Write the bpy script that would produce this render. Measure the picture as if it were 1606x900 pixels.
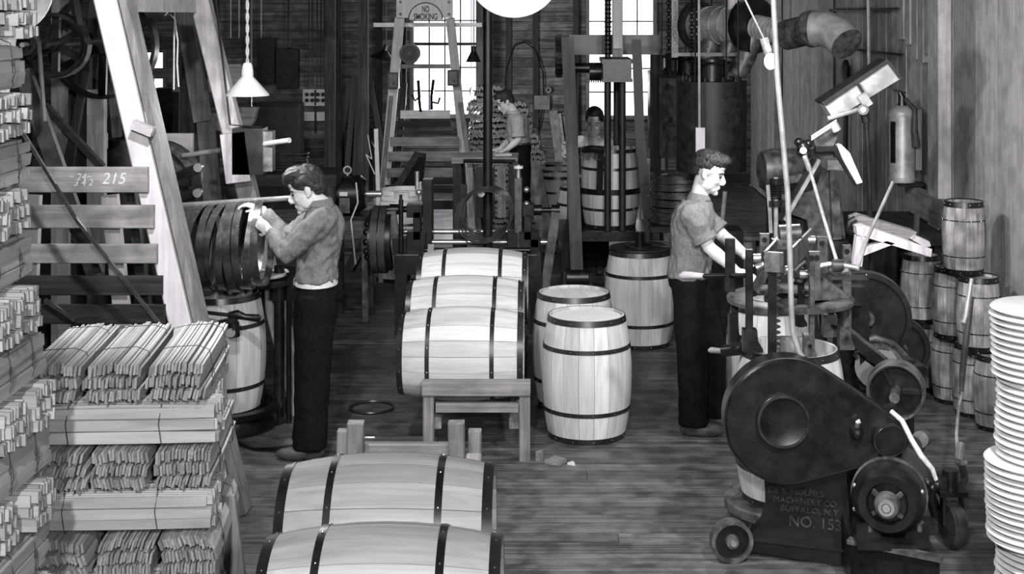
import bpy, bmesh, math, random
from math import pi, sin, cos, radians as R
from mathutils import Vector as V, Matrix, Quaternion, noise
random.seed(7)
sc = bpy.context.scene
for o in list(bpy.data.objects): bpy.data.objects.remove(o)
COL = sc.collection

# ------------------------------------------------------------------ camera, sky, lamps, exposure
CAMZ, CX, CY, FP = 2.67, 870.0, 23.0, 2200.0
cam = bpy.data.cameras.new('camera'); camo = bpy.data.objects.new('camera', cam); COL.objects.link(camo)
camo.location = (0, 0, CAMZ); camo.rotation_euler = (pi/2, 0, 0)
cam.sensor_width = 36; cam.lens = FP/1606*36
cam.shift_x = (803-CX)/1606; cam.shift_y = (CY-450)/1606
cam.clip_start = .05; cam.clip_end = 200
sc.camera = camo
def at(px, py, Y): return V(((px-CX)*Y/FP, Y, CAMZ-(py-CY)*Y/FP))

wd = bpy.data.worlds.new('sky'); sc.world = wd; wd.use_nodes = True
wd.node_tree.nodes['Background'].inputs[0].default_value = (.93, .94, 1, 1)
wd.node_tree.nodes['Background'].inputs[1].default_value = 2.6

def lamp(name, loc, power, size, kind='POINT', target=None, cone=60, blend=.5):
    L = bpy.data.lights.new(name, kind); L.energy = power; L.shadow_soft_size = size
    o = bpy.data.objects.new(name, L); COL.objects.link(o); o.location = loc
    if kind == 'SPOT':
        L.spot_size = R(cone); L.spot_blend = blend
        o.rotation_euler = (V(target)-V(loc)).to_track_quat('-Z', 'Y').to_euler()
    return o
lamp('flash_left', (-.6, -1.1, 4.4), 1250, .12, 'SPOT', (-.9, 9.0, .7), 60, .5)
lamp('flash_side', (-1.2, 5.25, 3.9), 420, .08, 'SPOT', (-.4, 9.8, .6), 108, .4)
lamp('flash_camera', (1.0, -1.1, 3.3), 800, .15, 'SPOT', (-.6, 7, 1.0), 60, .5)
lamp('flash_right', (1.7, 3.9, 3.7), 620, .10, 'SPOT', (1.7, 7.8, 1.0), 72, .6)
lamp('fill_high', (-2.6, 11.2, 4.3), 330, .2, 'SPOT', (-.6, 19, 1.2), 80, .6)  # added fill light for the far end of the room, no fixture there
lamp('pendant_bulb_light', (-1.88, 8.55, 2.13), 40, .05)
lamp('bare_bulb_light', (1.31, 8.42, 2.36), 130, .05)
lamp('far_bulb_light', (-1.08, 19.1, 1.52), 170, .06)

vs = sc.view_settings
vs.view_transform = 'Standard'; vs.look = 'None'; vs.gamma = 1; vs.use_curve_mapping = False
vs.exposure = 0.2
sc.cycles.max_bounces = 5; sc.cycles.diffuse_bounces = 3; sc.cycles.use_denoising = True

# ------------------------------------------------------------------ materials
def newmat(name):
    m = bpy.data.materials.new(name); m.use_nodes = True
    nt = m.node_tree; return m, nt, nt.nodes['Principled BSDF']
def g3(v): return (v*1.0, v*.975, v*1.0, 1)
def ramp(nt, stops):
    n = nt.nodes.new('ShaderNodeValToRGB'); e = n.color_ramp.elements
    e[0].position, e[0].color = stops[0][0], g3(stops[0][1])
    e[1].position, e[1].color = stops[-1][0], g3(stops[-1][1])
    for p, c in stops[1:-1]:
        x = e.new(p); x.color = g3(c)
    return n
def wood(name, lo, hi, axis='z', sc_=1.0, rough=.6, rnd=.25, bump=.25, stain=0.0, fine=40, along=1.2):
    m, nt, b = newmat(name); L = nt.links.new
    tc = nt.nodes.new('ShaderNodeTexCoord'); oi = nt.nodes.new('ShaderNodeObjectInfo')
    ad = nt.nodes.new('ShaderNodeVectorMath'); ad.operation = 'ADD'
    mu = nt.nodes.new('ShaderNodeVectorMath'); mu.operation = 'SCALE'
    cb = nt.nodes.new('ShaderNodeCombineXYZ')
    for i in range(3): L(oi.outputs['Random'], cb.inputs[i])
    L(cb.outputs[0], mu.inputs[0]); mu.inputs['Scale'].default_value = 13.7
    L(tc.outputs['Object'], ad.inputs[0]); L(mu.outputs[0], ad.inputs[1])
    mp = nt.nodes.new('ShaderNodeMapping'); L(ad.outputs[0], mp.inputs[0])
    s = [fine*sc_]*3; s['xyz'.index(axis)] = along*sc_; mp.inputs['Scale'].default_value = s
    n1 = nt.nodes.new('ShaderNodeTexNoise'); L(mp.outputs[0], n1.inputs['Vector'])
    n1.inputs['Scale'].default_value = 1; n1.inputs['Detail'].default_value = 6; n1.inputs['Roughness'].default_value = .62
    n1.inputs['Distortion'].default_value = .4
    rp = ramp(nt, [(.32, lo), (.68, hi)]); L(n1.outputs[0], rp.inputs[0])
    mr = nt.nodes.new('ShaderNodeMapRange'); L(oi.outputs['Random'], mr.inputs[0])
    mr.inputs[3].default_value = 1-rnd; mr.inputs[4].default_value = 1+rnd*.35
    vm = nt.nodes.new('ShaderNodeVectorMath'); vm.operation = 'SCALE'
    L(rp.outputs[0], vm.inputs[0]); L(mr.outputs[0], vm.inputs['Scale']); out = vm.outputs[0]
    if stain > 0:
        n2 = nt.nodes.new('ShaderNodeTexNoise'); L(ad.outputs[0], n2.inputs['Vector'])
        n2.inputs['Scale'].default_value = 7*sc_; n2.inputs['Detail'].default_value = 5
        r2 = ramp(nt, [(.36, 1-stain), (.6, 1)]); L(n2.outputs[0], r2.inputs[0])
        v2 = nt.nodes.new('ShaderNodeVectorMath'); v2.operation = 'MULTIPLY'
        L(out, v2.inputs[0]); L(r2.outputs[0], v2.inputs[1]); out = v2.outputs[0]
    L(out, b.inputs['Base Color'])
    b.inputs['Roughness'].default_value = rough; b.inputs['Specular IOR Level'].default_value = .3
    bp = nt.nodes.new('ShaderNodeBump'); bp.inputs['Strength'].default_value = bump; bp.inputs['Distance'].default_value = .004
    L(n1.outputs[0], bp.inputs['Height']); L(bp.outputs[0], b.inputs['Normal'])
    return m
def metal(name, lo, hi, rough=.4, met=0.0, scale=9, spec=.5, bump=.1):
    m, nt, b = newmat(name); L = nt.links.new
    tc = nt.nodes.new('ShaderNodeTexCoord'); n = nt.nodes.new('ShaderNodeTexNoise')
    L(tc.outputs['Object'], n.inputs['Vector']); n.inputs['Scale'].default_value = scale; n.inputs['Detail'].default_value = 6
    n.inputs['Roughness'].default_value = .65
    rp = ramp(nt, [(.38, lo), (.7, hi)]); L(n.outputs[0], rp.inputs[0]); L(rp.outputs[0], b.inputs['Base Color'])
    mr = nt.nodes.new('ShaderNodeMapRange'); L(n.outputs[0], mr.inputs[0]); mr.inputs[3].default_value = rough*.65; mr.inputs[4].default_value = min(1, rough*1.35)
    L(mr.outputs[0], b.inputs['Roughness']); b.inputs['Metallic'].default_value = met; b.inputs['Specular IOR Level'].default_value = spec
    bp = nt.nodes.new('ShaderNodeBump'); bp.inputs['Strength'].default_value = bump; bp.inputs['Distance'].default_value = .003
    L(n.outputs[0], bp.inputs['Height']); L(bp.outputs[0], b.inputs['Normal'])
    return m
def emit(name, v, k):
    m, nt, b = newmat(name); b.inputs['Base Color'].default_value = g3(v)
    b.inputs['Emission Color'].default_value = g3(1); b.inputs['Emission Strength'].default_value = k
    return m
def glassmat(name):
    m, nt, b = newmat(name); L = nt.links.new
    t = nt.nodes.new('ShaderNodeBsdfTransparent'); t.inputs[0].default_value = (.92, .92, .93, 1)
    gl = nt.nodes.new('ShaderNodeBsdfGlossy'); gl.inputs['Roughness'].default_value = .1
    mx = nt.nodes.new('ShaderNodeMixShader'); mx.inputs[0].default_value = .06
    L(t.outputs[0], mx.inputs[1]); L(gl.outputs[0], mx.inputs[2]); L(mx.outputs[0], nt.nodes['Material Output'].inputs[0])
    nt.nodes.remove(b); return m
M = {}
M['stave'] = wood('fresh barrel wood', .42, .62, 'z', 1, .5, .30, .15, 0, 26, 1.6)
M['stave_x'] = wood('fresh barrel head wood', .56, .68, 'x', 1, .5, .10, .1, 0, 26, 1.6)
M['bundle'] = wood('sawn stave wood', .36, .55, 'y', 1, .7, .34, .2, 0, 30, 2.2)
M['old_keg'] = wood('weathered keg wood', .17, .42, 'z', 1, .75, .35, .4, .6, 30, 2)
M['tim_x'] = wood('grey timber along x', .13, .30, 'x', 1, .75, .2, .4, .25, 30, 2)
M['tim_y'] = wood('grey timber along y', .16, .33, 'y', 1, .75, .2, .4, .25, 30, 2)
M['tim_z'] = wood('grey timber along z', .13, .30, 'z', 1, .75, .2, .4, .25, 30, 2)
M['pale_x'] = wood('pale timber along x', .42, .6, 'x', 1, .7, .15, .3, .2, 30, 2)
M['pale_z'] = wood('pale timber along z', .42, .6, 'z', 1, .7, .15, .3, .15, 30, 2)
M['white_z'] = wood('whitewashed timber', .52, .70, 'z', 1, .7, .08, .3, .12, 30, 2)
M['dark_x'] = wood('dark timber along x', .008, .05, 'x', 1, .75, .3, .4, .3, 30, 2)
M['dark_z'] = wood('dark timber along z', .008, .05, 'z', 1, .75, .3, .4, .3, 30, 2)
M['dark_y'] = wood('dark timber along y', .008, .05, 'y', 1, .75, .3, .4, .3, 30, 2)
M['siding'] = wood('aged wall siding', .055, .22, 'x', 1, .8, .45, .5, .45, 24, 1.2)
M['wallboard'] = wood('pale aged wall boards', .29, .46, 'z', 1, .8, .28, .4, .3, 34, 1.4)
M['floor'] = wood('oily worn floor plank', .045, .20, 'x', 1, .42, .35, .5, .6, 60, .8)
M['iron'] = metal('black cast iron', .004, .013, .34, 0, 12, .4)
M['iron_dull'] = metal('dull dark iron', .007, .026, .5, 0, 14, .35)
M['iron_grey'] = metal('greyed machine iron', .025, .13, .45, .1, 14, .5, .3)
M['hoop'] = metal('dark hoop steel', .012, .03, .34, .15, 8, .6)
M['hoop_shiny'] = metal('shiny hoop steel', .07, .22, .27, .75, 8, .6)
M['steel'] = metal('bright machined steel', .45, .7, .3, .8, 8, .5)
M['dullsteel'] = metal('dull galvanised steel', .25, .5, .45, .35, 6, .5)
M['rubber'] = metal('black leather belt', .02, .06, .55, 0, 10, .4)
M['enamel'] = metal('white enamel', .72, .8, .3, 0, 3, .5, 0)
M['cord'] = metal('pale cord', .4, .6, .8, 0, 60, .2)
M['wire'] = metal('dark binding wire', .03, .06, .6, 0, 30)
M['skin'] = metal('skin', .50, .58, .5, 0, 40, .35, .05)
M['hair'] = wood('dark combed hair', .008, .045, 'x', 1, .4, .0, .8, 0, 240, 60)
M['old_belt'] = wood('worn brown leather belt', .05, .12, 'z', 1, .55, .1, .2, .2, 20, 2)
M['endgrain'] = wood('sawn end grain', .24, .42, 'x', 1, .8, .4, .3, 0, 90, 90)
M['letter'] = metal('worn raised lettering', .03, .07, .4, 0, 30, .5)
M['hoop_bright'] = metal('bright worn hoop steel', .16, .38, .3, .8, 8, .6)
M['eye'] = metal('dark eye', .01, .02, .2, 0)
M['denim'] = metal('grey work shirt cloth', .13, .21, .85, 0, 60, .1, .25)
M['shirt_light'] = metal('pale work shirt cloth', .32, .42, .85, 0, 60, .1, .25)
M['white_cloth'] = metal('white shirt cloth', .6, .7, .85, 0, 60, .1, .2)
M['trouser'] = metal('black trouser cloth', .004, .009, .9, 0, 40, .1, .2)
M['leather'] = metal('worn boot leather', .03, .09, .5, 0, 20)
M['chalk'] = metal('white chalk', .55, .8, .9, 0, 80)
M['paint'] = metal('dark sign paint', .02, .04, .6, 0, 40)
M['bulb'] = emit('lit bulb glass', .9, 14)
M['globe'] = emit('lit white globe', .9, .75)
M['glass'] = glassmat('window glass')
M['paper'] = metal('pale label paper', .5, .7, .8, 0, 30)

# ------------------------------------------------------------------ geometry helpers
W = {}
def perp(d):
    d = d.normalized(); a = V((0, 0, 1)) if abs(d.z) < .9 else V((1, 0, 0))
    u = d.cross(a).normalized(); return u, d.cross(u).normalized()
class G:
    def __init__(s): s.v = []; s.f = []
    def add(s, vs, fs):
        k = len(s.v); s.v += [V(p) for p in vs]; s.f += [tuple(i+k for i in f) for f in fs]; return s
    def box(s, c, d, rot=None):
        c = V(c); pts = [V((x*d[0]/2, y*d[1]/2, z*d[2]/2)) for x in (-1, 1) for y in (-1, 1) for z in (-1, 1)]
        if rot: pts = [rot @ p for p in pts]
        return s.add([c+p for p in pts], [(0, 1, 3, 2), (4, 6, 7, 5), (0, 4, 5, 1), (2, 3, 7, 6), (0, 2, 6, 4), (1, 5, 7, 3)])
    def bar(s, a, b, w, h, up=(0, 0, 1), ch=0.0):
        a, b = V(a), V(b); d = (b-a).normalized(); up = V(up)
        if abs(d.dot(up)) > .98: up = V((0, 1, 0))
        x = d.cross(up).normalized(); y = x.cross(d).normalized()
        if ch > 0:
            q = [(-w/2+ch, -h/2), (w/2-ch, -h/2), (w/2, -h/2+ch), (w/2, h/2-ch), (w/2-ch, h/2), (-w/2+ch, h/2), (-w/2, h/2-ch), (-w/2, -h/2+ch)]
        else: q = [(-w/2, -h/2), (w/2, -h/2), (w/2, h/2), (-w/2, h/2)]
        n = len(q)
        vs = [p+x*i+y*j for p in (a, b) for i, j in q]
        fs = [(i, (i+1) % n, n+(i+1) % n, n+i) for i in range(n)]+[tuple(range(n-1, -1, -1)), tuple(range(n, 2*n))]
        return s.add(vs, fs)
    def tube(s, pts, r, n=8, cap=True):
        pts = [V(p) for p in pts]; m = len(pts); rs = r if isinstance(r, (list, tuple)) else [r]*m
        vs = []; u = None
        for i, p in enumerate(pts):
            d = (pts[min(i+1, m-1)]-pts[max(i-1, 0)]).normalized()
            if u is None: u, w = perp(d)
            else:
                u = (u-d*u.dot(d)).normalized(); w = d.cross(u).normalized()
            vs += [p+(u*cos(2*pi*k/n)+w*sin(2*pi*k/n))*rs[i] for k in range(n)]
        fs = [(i*n+k, i*n+(k+1) % n, (i+1)*n+(k+1) % n, (i+1)*n+k) for i in range(m-1) for k in range(n)]
        if cap: fs += [tuple(range(n-1, -1, -1)), tuple((m-1)*n+k for k in range(n))]
        return s.add(vs, fs)
    def cyl(s, a, b, r, r2=None, n=16): return s.tube([a, b], [r, r if r2 is None else r2], n)
    def lathe(s, prof, o, axis=(0, 0, 1), n=24, closed=False):
        o = V(o); d = V(axis).normalized(); u, w = perp(d); m = len(prof); vs = []
        for r, h in prof: vs += [o+d*h+(u*cos(2*pi*k/n)+w*sin(2*pi*k/n))*max(r, 1e-5) for k in range(n)]
        fs = [(i*n+k, i*n+(k+1) % n, ((i+1) % m)*n+(k+1) % n, ((i+1) % m)*n+k) for i in range(m if closed else m-1) for k in range(n)]
        return s.add(vs, fs)
    def ring(s, o, axis, ro, ri, h, n=32):   # centred on o
        return s.lathe([(ro, -h/2), (ro, h/2), (ri, h/2), (ri, -h/2)], o, axis, n, True)
    def disc(s, o, axis, r, h, n=24):
        return s.lathe([(0, -h/2), (r, -h/2), (r, h/2), (0, h/2)], o, axis, n)
    def torus(s, o, axis, Rr, r, n=32, m=6):
        return s.lathe([(Rr+r*cos(2*pi*i/m), r*sin(2*pi*i/m)) for i in range(m)], o, axis, n, True)
    def prism(s, poly, off):
        poly = [V(p) for p in poly]; off = V(off); n = len(poly)
        return s.add(poly+[p+off for p in poly], [(i, (i+1) % n, n+(i+1) % n, n+i) for i in range(n)]+[tuple(range(n-1, -1, -1)), tuple(range(n, 2*n))])
    def ell(s, c, rad, rot=None, n=12, m=8):
        c = V(c); vs = []; rot = rot or Matrix.Identity(3)
        for i in range(1, m):
            t = pi*i/m
            for k in range(n):
                p = 2*pi*k/n; vs.append(c+rot @ V((rad[0]*sin(t)*cos(p), rad[1]*sin(t)*sin(p), rad[2]*cos(t))))
        vs += [c+rot @ V((0, 0, rad[2])), c-rot @ V((0, 0, rad[2]))]; a = len(vs)-2
        fs = [(i*n+k, (i+1)*n+k, (i+1)*n+(k+1) % n, i*n+(k+1) % n) for i in range(m-2) for k in range(n)]
        fs += [(a, k, (k+1) % n) for k in range(n)]+[((m-2)*n+(k+1) % n, (m-2)*n+k, a+1) for k in range(n)]
        return s.add(vs, fs)
    def ball(s, c, r, n=10): return s.ell(c, (r, r, r), None, n, max(5, n*2//3))
    def mesh(s, name, mat, org=V((0, 0, 0)), ang=38):
        me = bpy.data.meshes.new(name); me.from_pydata([tuple(p-org) for p in s.v], [], s.f)
        bm = bmesh.new(); bm.from_mesh(me); bmesh.ops.recalc_face_normals(bm, faces=bm.faces); bm.to_mesh(me); bm.free()
        me.materials.append(mat if not isinstance(mat, str) else M[mat]); me.shade_smooth(); me.set_sharp_from_angle(angle=R(ang))
        return me
    def build(s, name, mat, parent=None, ang=38):
        if parent is not None: org = W[parent.name]
        else:
            xs = [p.x for p in s.v]; ys = [p.y for p in s.v]; zs = [p.z for p in s.v]
            org = V(((min(xs)+max(xs))/2, (min(ys)+max(ys))/2, min(zs)))
        o = bpy.data.objects.new(name, s.mesh(name, mat, org, ang)); COL.objects.link(o)
        if parent is not None: o.parent = parent
        else: o.location = org
        W[o.name] = org; return o
def tag(o, label=None, cat=None, group=None, kind=None):
    if label: o['label'] = label
    if cat: o['category'] = cat
    if group: o['group'] = group
    if kind: o['kind'] = kind
    return o
def thing(name, loc, label, cat, group=None, rot=None):
    o = bpy.data.objects.new(name, None); COL.objects.link(o); o.location = loc; o.empty_display_size = .1
    if rot: o.rotation_euler = rot
    W[o.name] = V(loc) if rot is None else V((0, 0, 0)); return tag(o, label, cat, group)
def part(name, me, parent, loc=(0, 0, 0), rot=(0, 0, 0)):
    o = bpy.data.objects.new(name, me); COL.objects.link(o); o.parent = parent; o.location = loc; o.rotation_euler = rot
    W[o.name] = W[parent.name]; return o
def copy_tree(o, parent=None):
    c = o.copy(); COL.objects.link(c); c.parent = parent; W[c.name] = W[o.name]
    for ch in list(o.children): copy_tree(ch, c)
    return c
# ------------------------------------------------------------------ the room
BY = 22.0; RX = 3.05; LX = -8.2; CZ = 4.9; FY = -1.5
floor = tag(G().box(((LX+RX)/2, (FY+BY)/2, -.06), (RX-LX+.6, BY-FY+.6, .08)).build('floor', 'dark_x'), kind='structure')
y = 3.6
while y < BY-.05:
    w = random.choice((.13, .14, .15))
    xs = [LX, random.uniform(-5, 1.5), RX]
    for a, b in zip(xs[:-1], xs[1:]):
        dz = random.uniform(-.0025, .0)
        G().box(((a+b)/2, y+w/2, -.011+dz), (b-a-.003, w-.005, .022)).build('plank', 'floor', floor)
    y += w
tag(G().box(((LX+RX)/2, 2.1, -.011), (RX-LX, 3.0, .022)).build('plank', 'floor', floor))
tag(G().box(((LX+RX)/2, -.45, -.011), (RX-LX, 2.1, .022)).build('plank', 'floor', floor))
tag(G().box(((LX+RX)/2, (FY+BY)/2, CZ+.05), (RX-LX+.6, BY-FY+.6, .1)).build('ceiling', 'dark_x'), kind='structure')
tag(G().box((LX-.06, (FY+BY)/2, CZ/2), (.1, BY-FY+.4, CZ)).build('wall_left', 'siding'), kind='structure')
tag(G().box(((LX+RX)/2, FY-.06, CZ/2), (RX-LX+.4, .1, CZ)).build('wall_front', 'siding'), kind='structure')
# back wall with three window openings
wins = [(-6.52, -6.08, .82, 2.13), (-2.27, -1.18, 1.05, 3.37), (.49, 1.60, 1.03, 3.36)]
def wall_segs(z0, z1):
    segs = []; x = LX
    for a, b, p, q in wins:
        if z1 > p+.001 and z0 < q-.001: segs.append((x, a)); x = b
    segs.append((x, RX+.2)); return segs
wb = G()
zs = sorted({0, CZ, *[w[2] for w in wins], *[w[3] for w in wins]})
for z0, z1 in zip(zs[:-1], zs[1:]):
    for a, b in wall_segs(z0, z1): wb.box(((a+b)/2, BY+.09, (z0+z1)/2), (b-a, .1, z1-z0))
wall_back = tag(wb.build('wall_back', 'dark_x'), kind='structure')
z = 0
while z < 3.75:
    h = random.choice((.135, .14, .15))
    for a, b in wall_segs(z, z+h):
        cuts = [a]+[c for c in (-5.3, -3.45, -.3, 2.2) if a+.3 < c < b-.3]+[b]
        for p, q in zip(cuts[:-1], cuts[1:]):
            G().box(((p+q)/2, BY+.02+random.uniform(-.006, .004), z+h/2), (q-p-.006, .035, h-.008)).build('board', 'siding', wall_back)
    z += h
for x in (-5.3, -3.45, -2.75, -.72, -.3, .33, 2.2):
    G().box((x, BY-.05, 1.9), (.09, .09, 3.8)).build('stud', 'dark_z', wall_back)
for i, (a, b, p, q) in enumerate(wins, 1):
    f = G(); t = .055
    f.box((a+t/2, BY+.03, (p+q)/2), (t, .16, q-p)); f.box((b-t/2, BY+.03, (p+q)/2), (t, .16, q-p))
    f.box(((a+b)/2, BY+.03, p+t/2), (b-a-2*t, .18, t)); f.box(((a+b)/2, BY+.03, q-t/2), (b-a-2*t, .16, t))
    w = tag(f.build('window_%d' % i, 'tim_z'), kind='structure')
    nc, nr = ((2, 3), (4, 6), (4, 6))[i-1]; iw, ih = (b-a-2*t)/nc, (q-p-2*t)/nr
    for c in range(1, nc): G().box((a+t+iw*c, BY+.03, (p+q)/2), (.02, .035, q-p-2*t)).build('glazing_bar', 'dark_z', w)
    for r in range(1, nr):
        th = .045 if r == nr//2 else .02
        G().box(((a+b)/2, BY+.03, p+t+ih*r), (b-a-2*t, .037, th)).build('glazing_bar', 'dark_x', w)
    for c in range(nc):
        for r in range(nr):
            x0 = a+t+iw*c; z0 = p+t+ih*r
            G().add([(x0, BY+.035, z0), (x0+iw, BY+.035, z0), (x0+iw, BY+.035, z0+ih), (x0, BY+.035, z0+ih)], [(0, 1, 2, 3)]).build('pane', 'glass', w)
# right wall: upright boards of many widths, with a timber post and a smooth board run
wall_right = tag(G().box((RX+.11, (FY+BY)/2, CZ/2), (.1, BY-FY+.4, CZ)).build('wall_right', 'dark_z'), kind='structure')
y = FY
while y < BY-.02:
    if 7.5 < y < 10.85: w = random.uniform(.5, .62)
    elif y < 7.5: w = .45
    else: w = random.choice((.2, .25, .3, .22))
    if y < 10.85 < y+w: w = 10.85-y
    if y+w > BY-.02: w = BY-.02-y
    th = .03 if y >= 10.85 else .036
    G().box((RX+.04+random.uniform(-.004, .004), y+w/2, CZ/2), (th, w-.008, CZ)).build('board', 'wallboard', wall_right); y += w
for yy, tw in ((10.98, .3), (15.5, .16), (19, .16)):
    G().box((RX-.04, yy, CZ/2), (.1, tw, CZ)).build('stud', 'wallboard', wall_right)
for k, (yy, z0) in enumerate(((11.35, 2.35), (11.55, 2.28), (11.75, 2.3), (11.98, 2.42), (12.2, 2.46))):   # short battens hanging at the top of the wall
    G().box((RX-.015, yy, (z0+CZ)/2), (.05, .16, CZ-z0)).build('batten', 'wallboard', wall_right)
for zz in (2.72, 2.32): G().tube([(RX-.03, 12.2, zz), (RX-.03, 15.4, zz)], .012, 6).build('wall_pipe', 'iron', wall_right)
tag(G().box(((LX+RX)/2, BY-.015, .09), (RX-LX, .03, .18)).build('baseboard_back', 'dark_x'), kind='structure')
# ------------------------------------------------------------------ barrels
def barrel_meshes(h, rh, rb, ns, mats, key, qw=.026):
    prof = lambda t: rh+(rb-rh)*(1-(2*t-1)**2)
    th = .013; segs = 8; dphi = 2*pi/ns; gap = .0012
    g = G(); na = 3; vs = []
    for i in range(segs+1):
        t = i/segs; r = prof(t); ga = gap/r
        for k in range(na+1):
            p = -dphi/2+ga+(dphi-2*ga)*k/na; vs.append((r*cos(p), r*sin(p), t*h))
        for p in (dphi/2-ga, -dphi/2+ga): vs.append(((r-th)*cos(p), (r-th)*sin(p), t*h))
    m = na+3; fs = []
    for i in range(segs):
        for k in range(m): fs.append((i*m+k, i*m+(k+1) % m, (i+1)*m+(k+1) % m, (i+1)*m+k))
    fs += [tuple(range(m-1, -1, -1)), tuple(segs*m+k for k in range(m))]
    g.add(vs, fs); st = g.mesh('stave', mats[0], ang=50)
    hoops = []
    for t, w in ((.022, .036), (.245, qw), (.755, qw), (.978, .036)):
        q = G(); a, b = t-w/h/2, t+w/h/2
        q.lathe([(prof(a)+.0035, a*h), (prof(b)+.0035, b*h), (prof(b)-.002, b*h), (prof(a)-.002, a*h)], (0, 0, 0), n=48, closed=True)
        na_ = G()
        for i in range(12):
            p = 2*pi*i/12+.1*t; na_.ell(((prof(t)+.004)*cos(p), (prof(t)+.004)*sin(p), t*h), (.003, .003, .003), None, 5, 4)
        hoops.append((q.mesh('hoop', mats[2], ang=60), na_.mesh('nail_heads', 'steel')))
    head = G(); rr = prof(0)-.016
    return dict(st=st, hoops=hoops, h=h, ns=ns, rr=rr, prof=prof)
def head_mesh(rr, mat):
    ms = []
    for a, b in ((-1, -.35), (-.35, .3), (.3, 1)):
        pts = []; n = 10
        x0, x1 = a*rr, b*rr-.0015
        for i in range(n+1):
            x = x0+(x1-x0)*i/n; pts.append((max(-rr, min(rr, x)), math.sqrt(max(0, rr*rr-x*x)), 0))
        poly = pts+[(p[0], -p[1], 0) for p in reversed(pts) if p[1] > 1e-6]
        ms.append(G().prism([(p[1], p[0], 0) for p in poly], (0, 0, .014)).mesh('head_board', mat))
    return ms
BM = barrel_meshes(.765, .243, .288, 18, ('stave', 'stave_x', 'hoop'), 'b')
HM = head_mesh(BM['rr'], 'stave_x')
def make_barrel(name, label, loc, rot=(0, 0, 0), group=None, top=True, bm=BM, hm=HM, hoops=(0, 1, 2, 3), cat='barrel', spin=0, bottom=True):
    t = thing(name, (0, 0, 0), label, cat, group, rot=(0, 0, 0)); t.location = loc; t.rotation_euler = rot
    for i in range(bm['ns']): part('stave', bm['st'], t, (0, 0, 0), (0, 0, 2*pi*i/bm['ns']+spin))
    for i in hoops:
        hp = part('hoop', bm['hoops'][i][0], t); tag(part('nail_heads', bm['hoops'][i][1], hp, (0, 0, 0), (0, 0, spin+i)), kind='stuff')
    for z, on in ((bm['h']-.03, top), (.016, bottom)):
        if on:
            for m_ in hm: part('head_board', m_, t, (0, 0, z), (0, 0, spin*3+.2))
    return t
lay = lambda x, Y, z: ((x-.3825, Y, z), (0, pi/2, 0))
def lying(label, x, Y, z, spin, yaw=0):
    b = make_barrel('lying_barrel', label, (x-.3825*cos(yaw), Y-.3825*sin(yaw), z), (0, pi/2, yaw), 'new barrels lying on the wooden racks', spin=spin)
    b.rotation_mode = 'XYZ'; return b
lying('new pale barrel lying nearest the camera on the front rack, cut by the photo edge', -.555, 4.55, .722, .1)
lying('new pale barrel lying second on the front rack, behind the nearest one', -.605, 5.14, .768, .4)
lying('new pale barrel lying foremost on the middle rack, against the stop board', -.576, 8.72, .566, .2)
lying('new pale barrel lying in the middle of the three on the middle rack', -.588, 9.31, .652, .6)
lying('new pale barrel lying last on the middle rack, next to the black hooping machine', -.574, 9.90, .738, .9)
up = lambda label, px, Y, z=0, spin=0, **k: make_barrel('barrel', label, ((px-CX)*Y/FP, Y, z), (0, 0, 0), 'new barrels standing in the shop', spin=spin, **k)
up('finished new barrel with pale head standing in front of the other right of the racks', 920, 8.94, spin=.15)
up('finished new barrel with pale head standing half hidden behind the front one', 900, 9.66, spin=.5)
up('new barrel with dark iron plate on top standing behind the right worker', 1003.5, 11.4, spin=.3, top=True)
up('new open barrel clamped in the press by the left worker', 347, 9.13, .1, spin=.22, top=False)
up('open new barrel held under the guide bars of the big hoop driving machine', 1239, 7.2, .2, spin=.05, top=False)
up('open barrel standing nearest of the three behind the slanting belt', 877, 16.7, spin=.2, top=False)
up('open barrel standing second of the three behind the slanting belt', 878, 17.35, spin=.3, top=False)
up('open barrel standing farthest of the three behind the slanting belt', 882, 18.0, spin=.4, top=False)
up('barrel standing mostly hidden behind the slanting belt, right of the open three', 913, 15.6, spin=.4)
up('barrel raised on the table of the pillar press in front of the man in white', 957, 13.75, .6, spin=.4, top=False)
up('new pale barrel standing between the right worker and the big hoop driver', 1206, 9.28, spin=.6, top=True)
# pile of round barrel heads on the right and dark iron plate on the standing barrel
# old kegs stacked by the right wall
KM = barrel_meshes(.47, .125, .147, 12, ('old_keg', 'old_keg', 'iron'), 'k', .006); KH = head_mesh(KM['rr'], 'old_keg')
def keg(label, x, Y, z, spin, top=True, tilt=(0, 0, 0)):
    return make_barrel('old_keg', label, (x, Y, z), tilt, 'weathered kegs stacked by the right wall', top, KM, KH, (0, 1, 2, 3), 'keg', spin)
keg('weathered keg in the bottom row, half hidden behind the pile of barrel heads', 2.86, 9.08, 0, .1)
keg('weathered keg in the bottom row, second from the pile of barrel heads', 2.81, 9.40, 0, .5)
keg('weathered keg in the bottom row, third from the pile of barrel heads', 2.76, 9.72, 0, .9)
keg('weathered keg at the far end of the bottom row, beside the flywheels', 2.71, 10.04, 0, .3)
keg('weathered keg with a pale head in the middle row, right-hand one', 2.80, 9.26, .472, .7)
keg('weathered keg in the middle row, squeezed between open keg and right-hand one', 2.73, 9.60, .472, .2)
keg('open weathered keg at the left end of the middle row', 2.64, 10.1, .472, .4, top=False)
keg('weathered keg standing alone on top of the stack by the wall', 2.75, 9.43, .944, .6)
keg('stained old keg standing on the floor behind the black flywheels', 2.25, 9.75, 0, .25)
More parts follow.
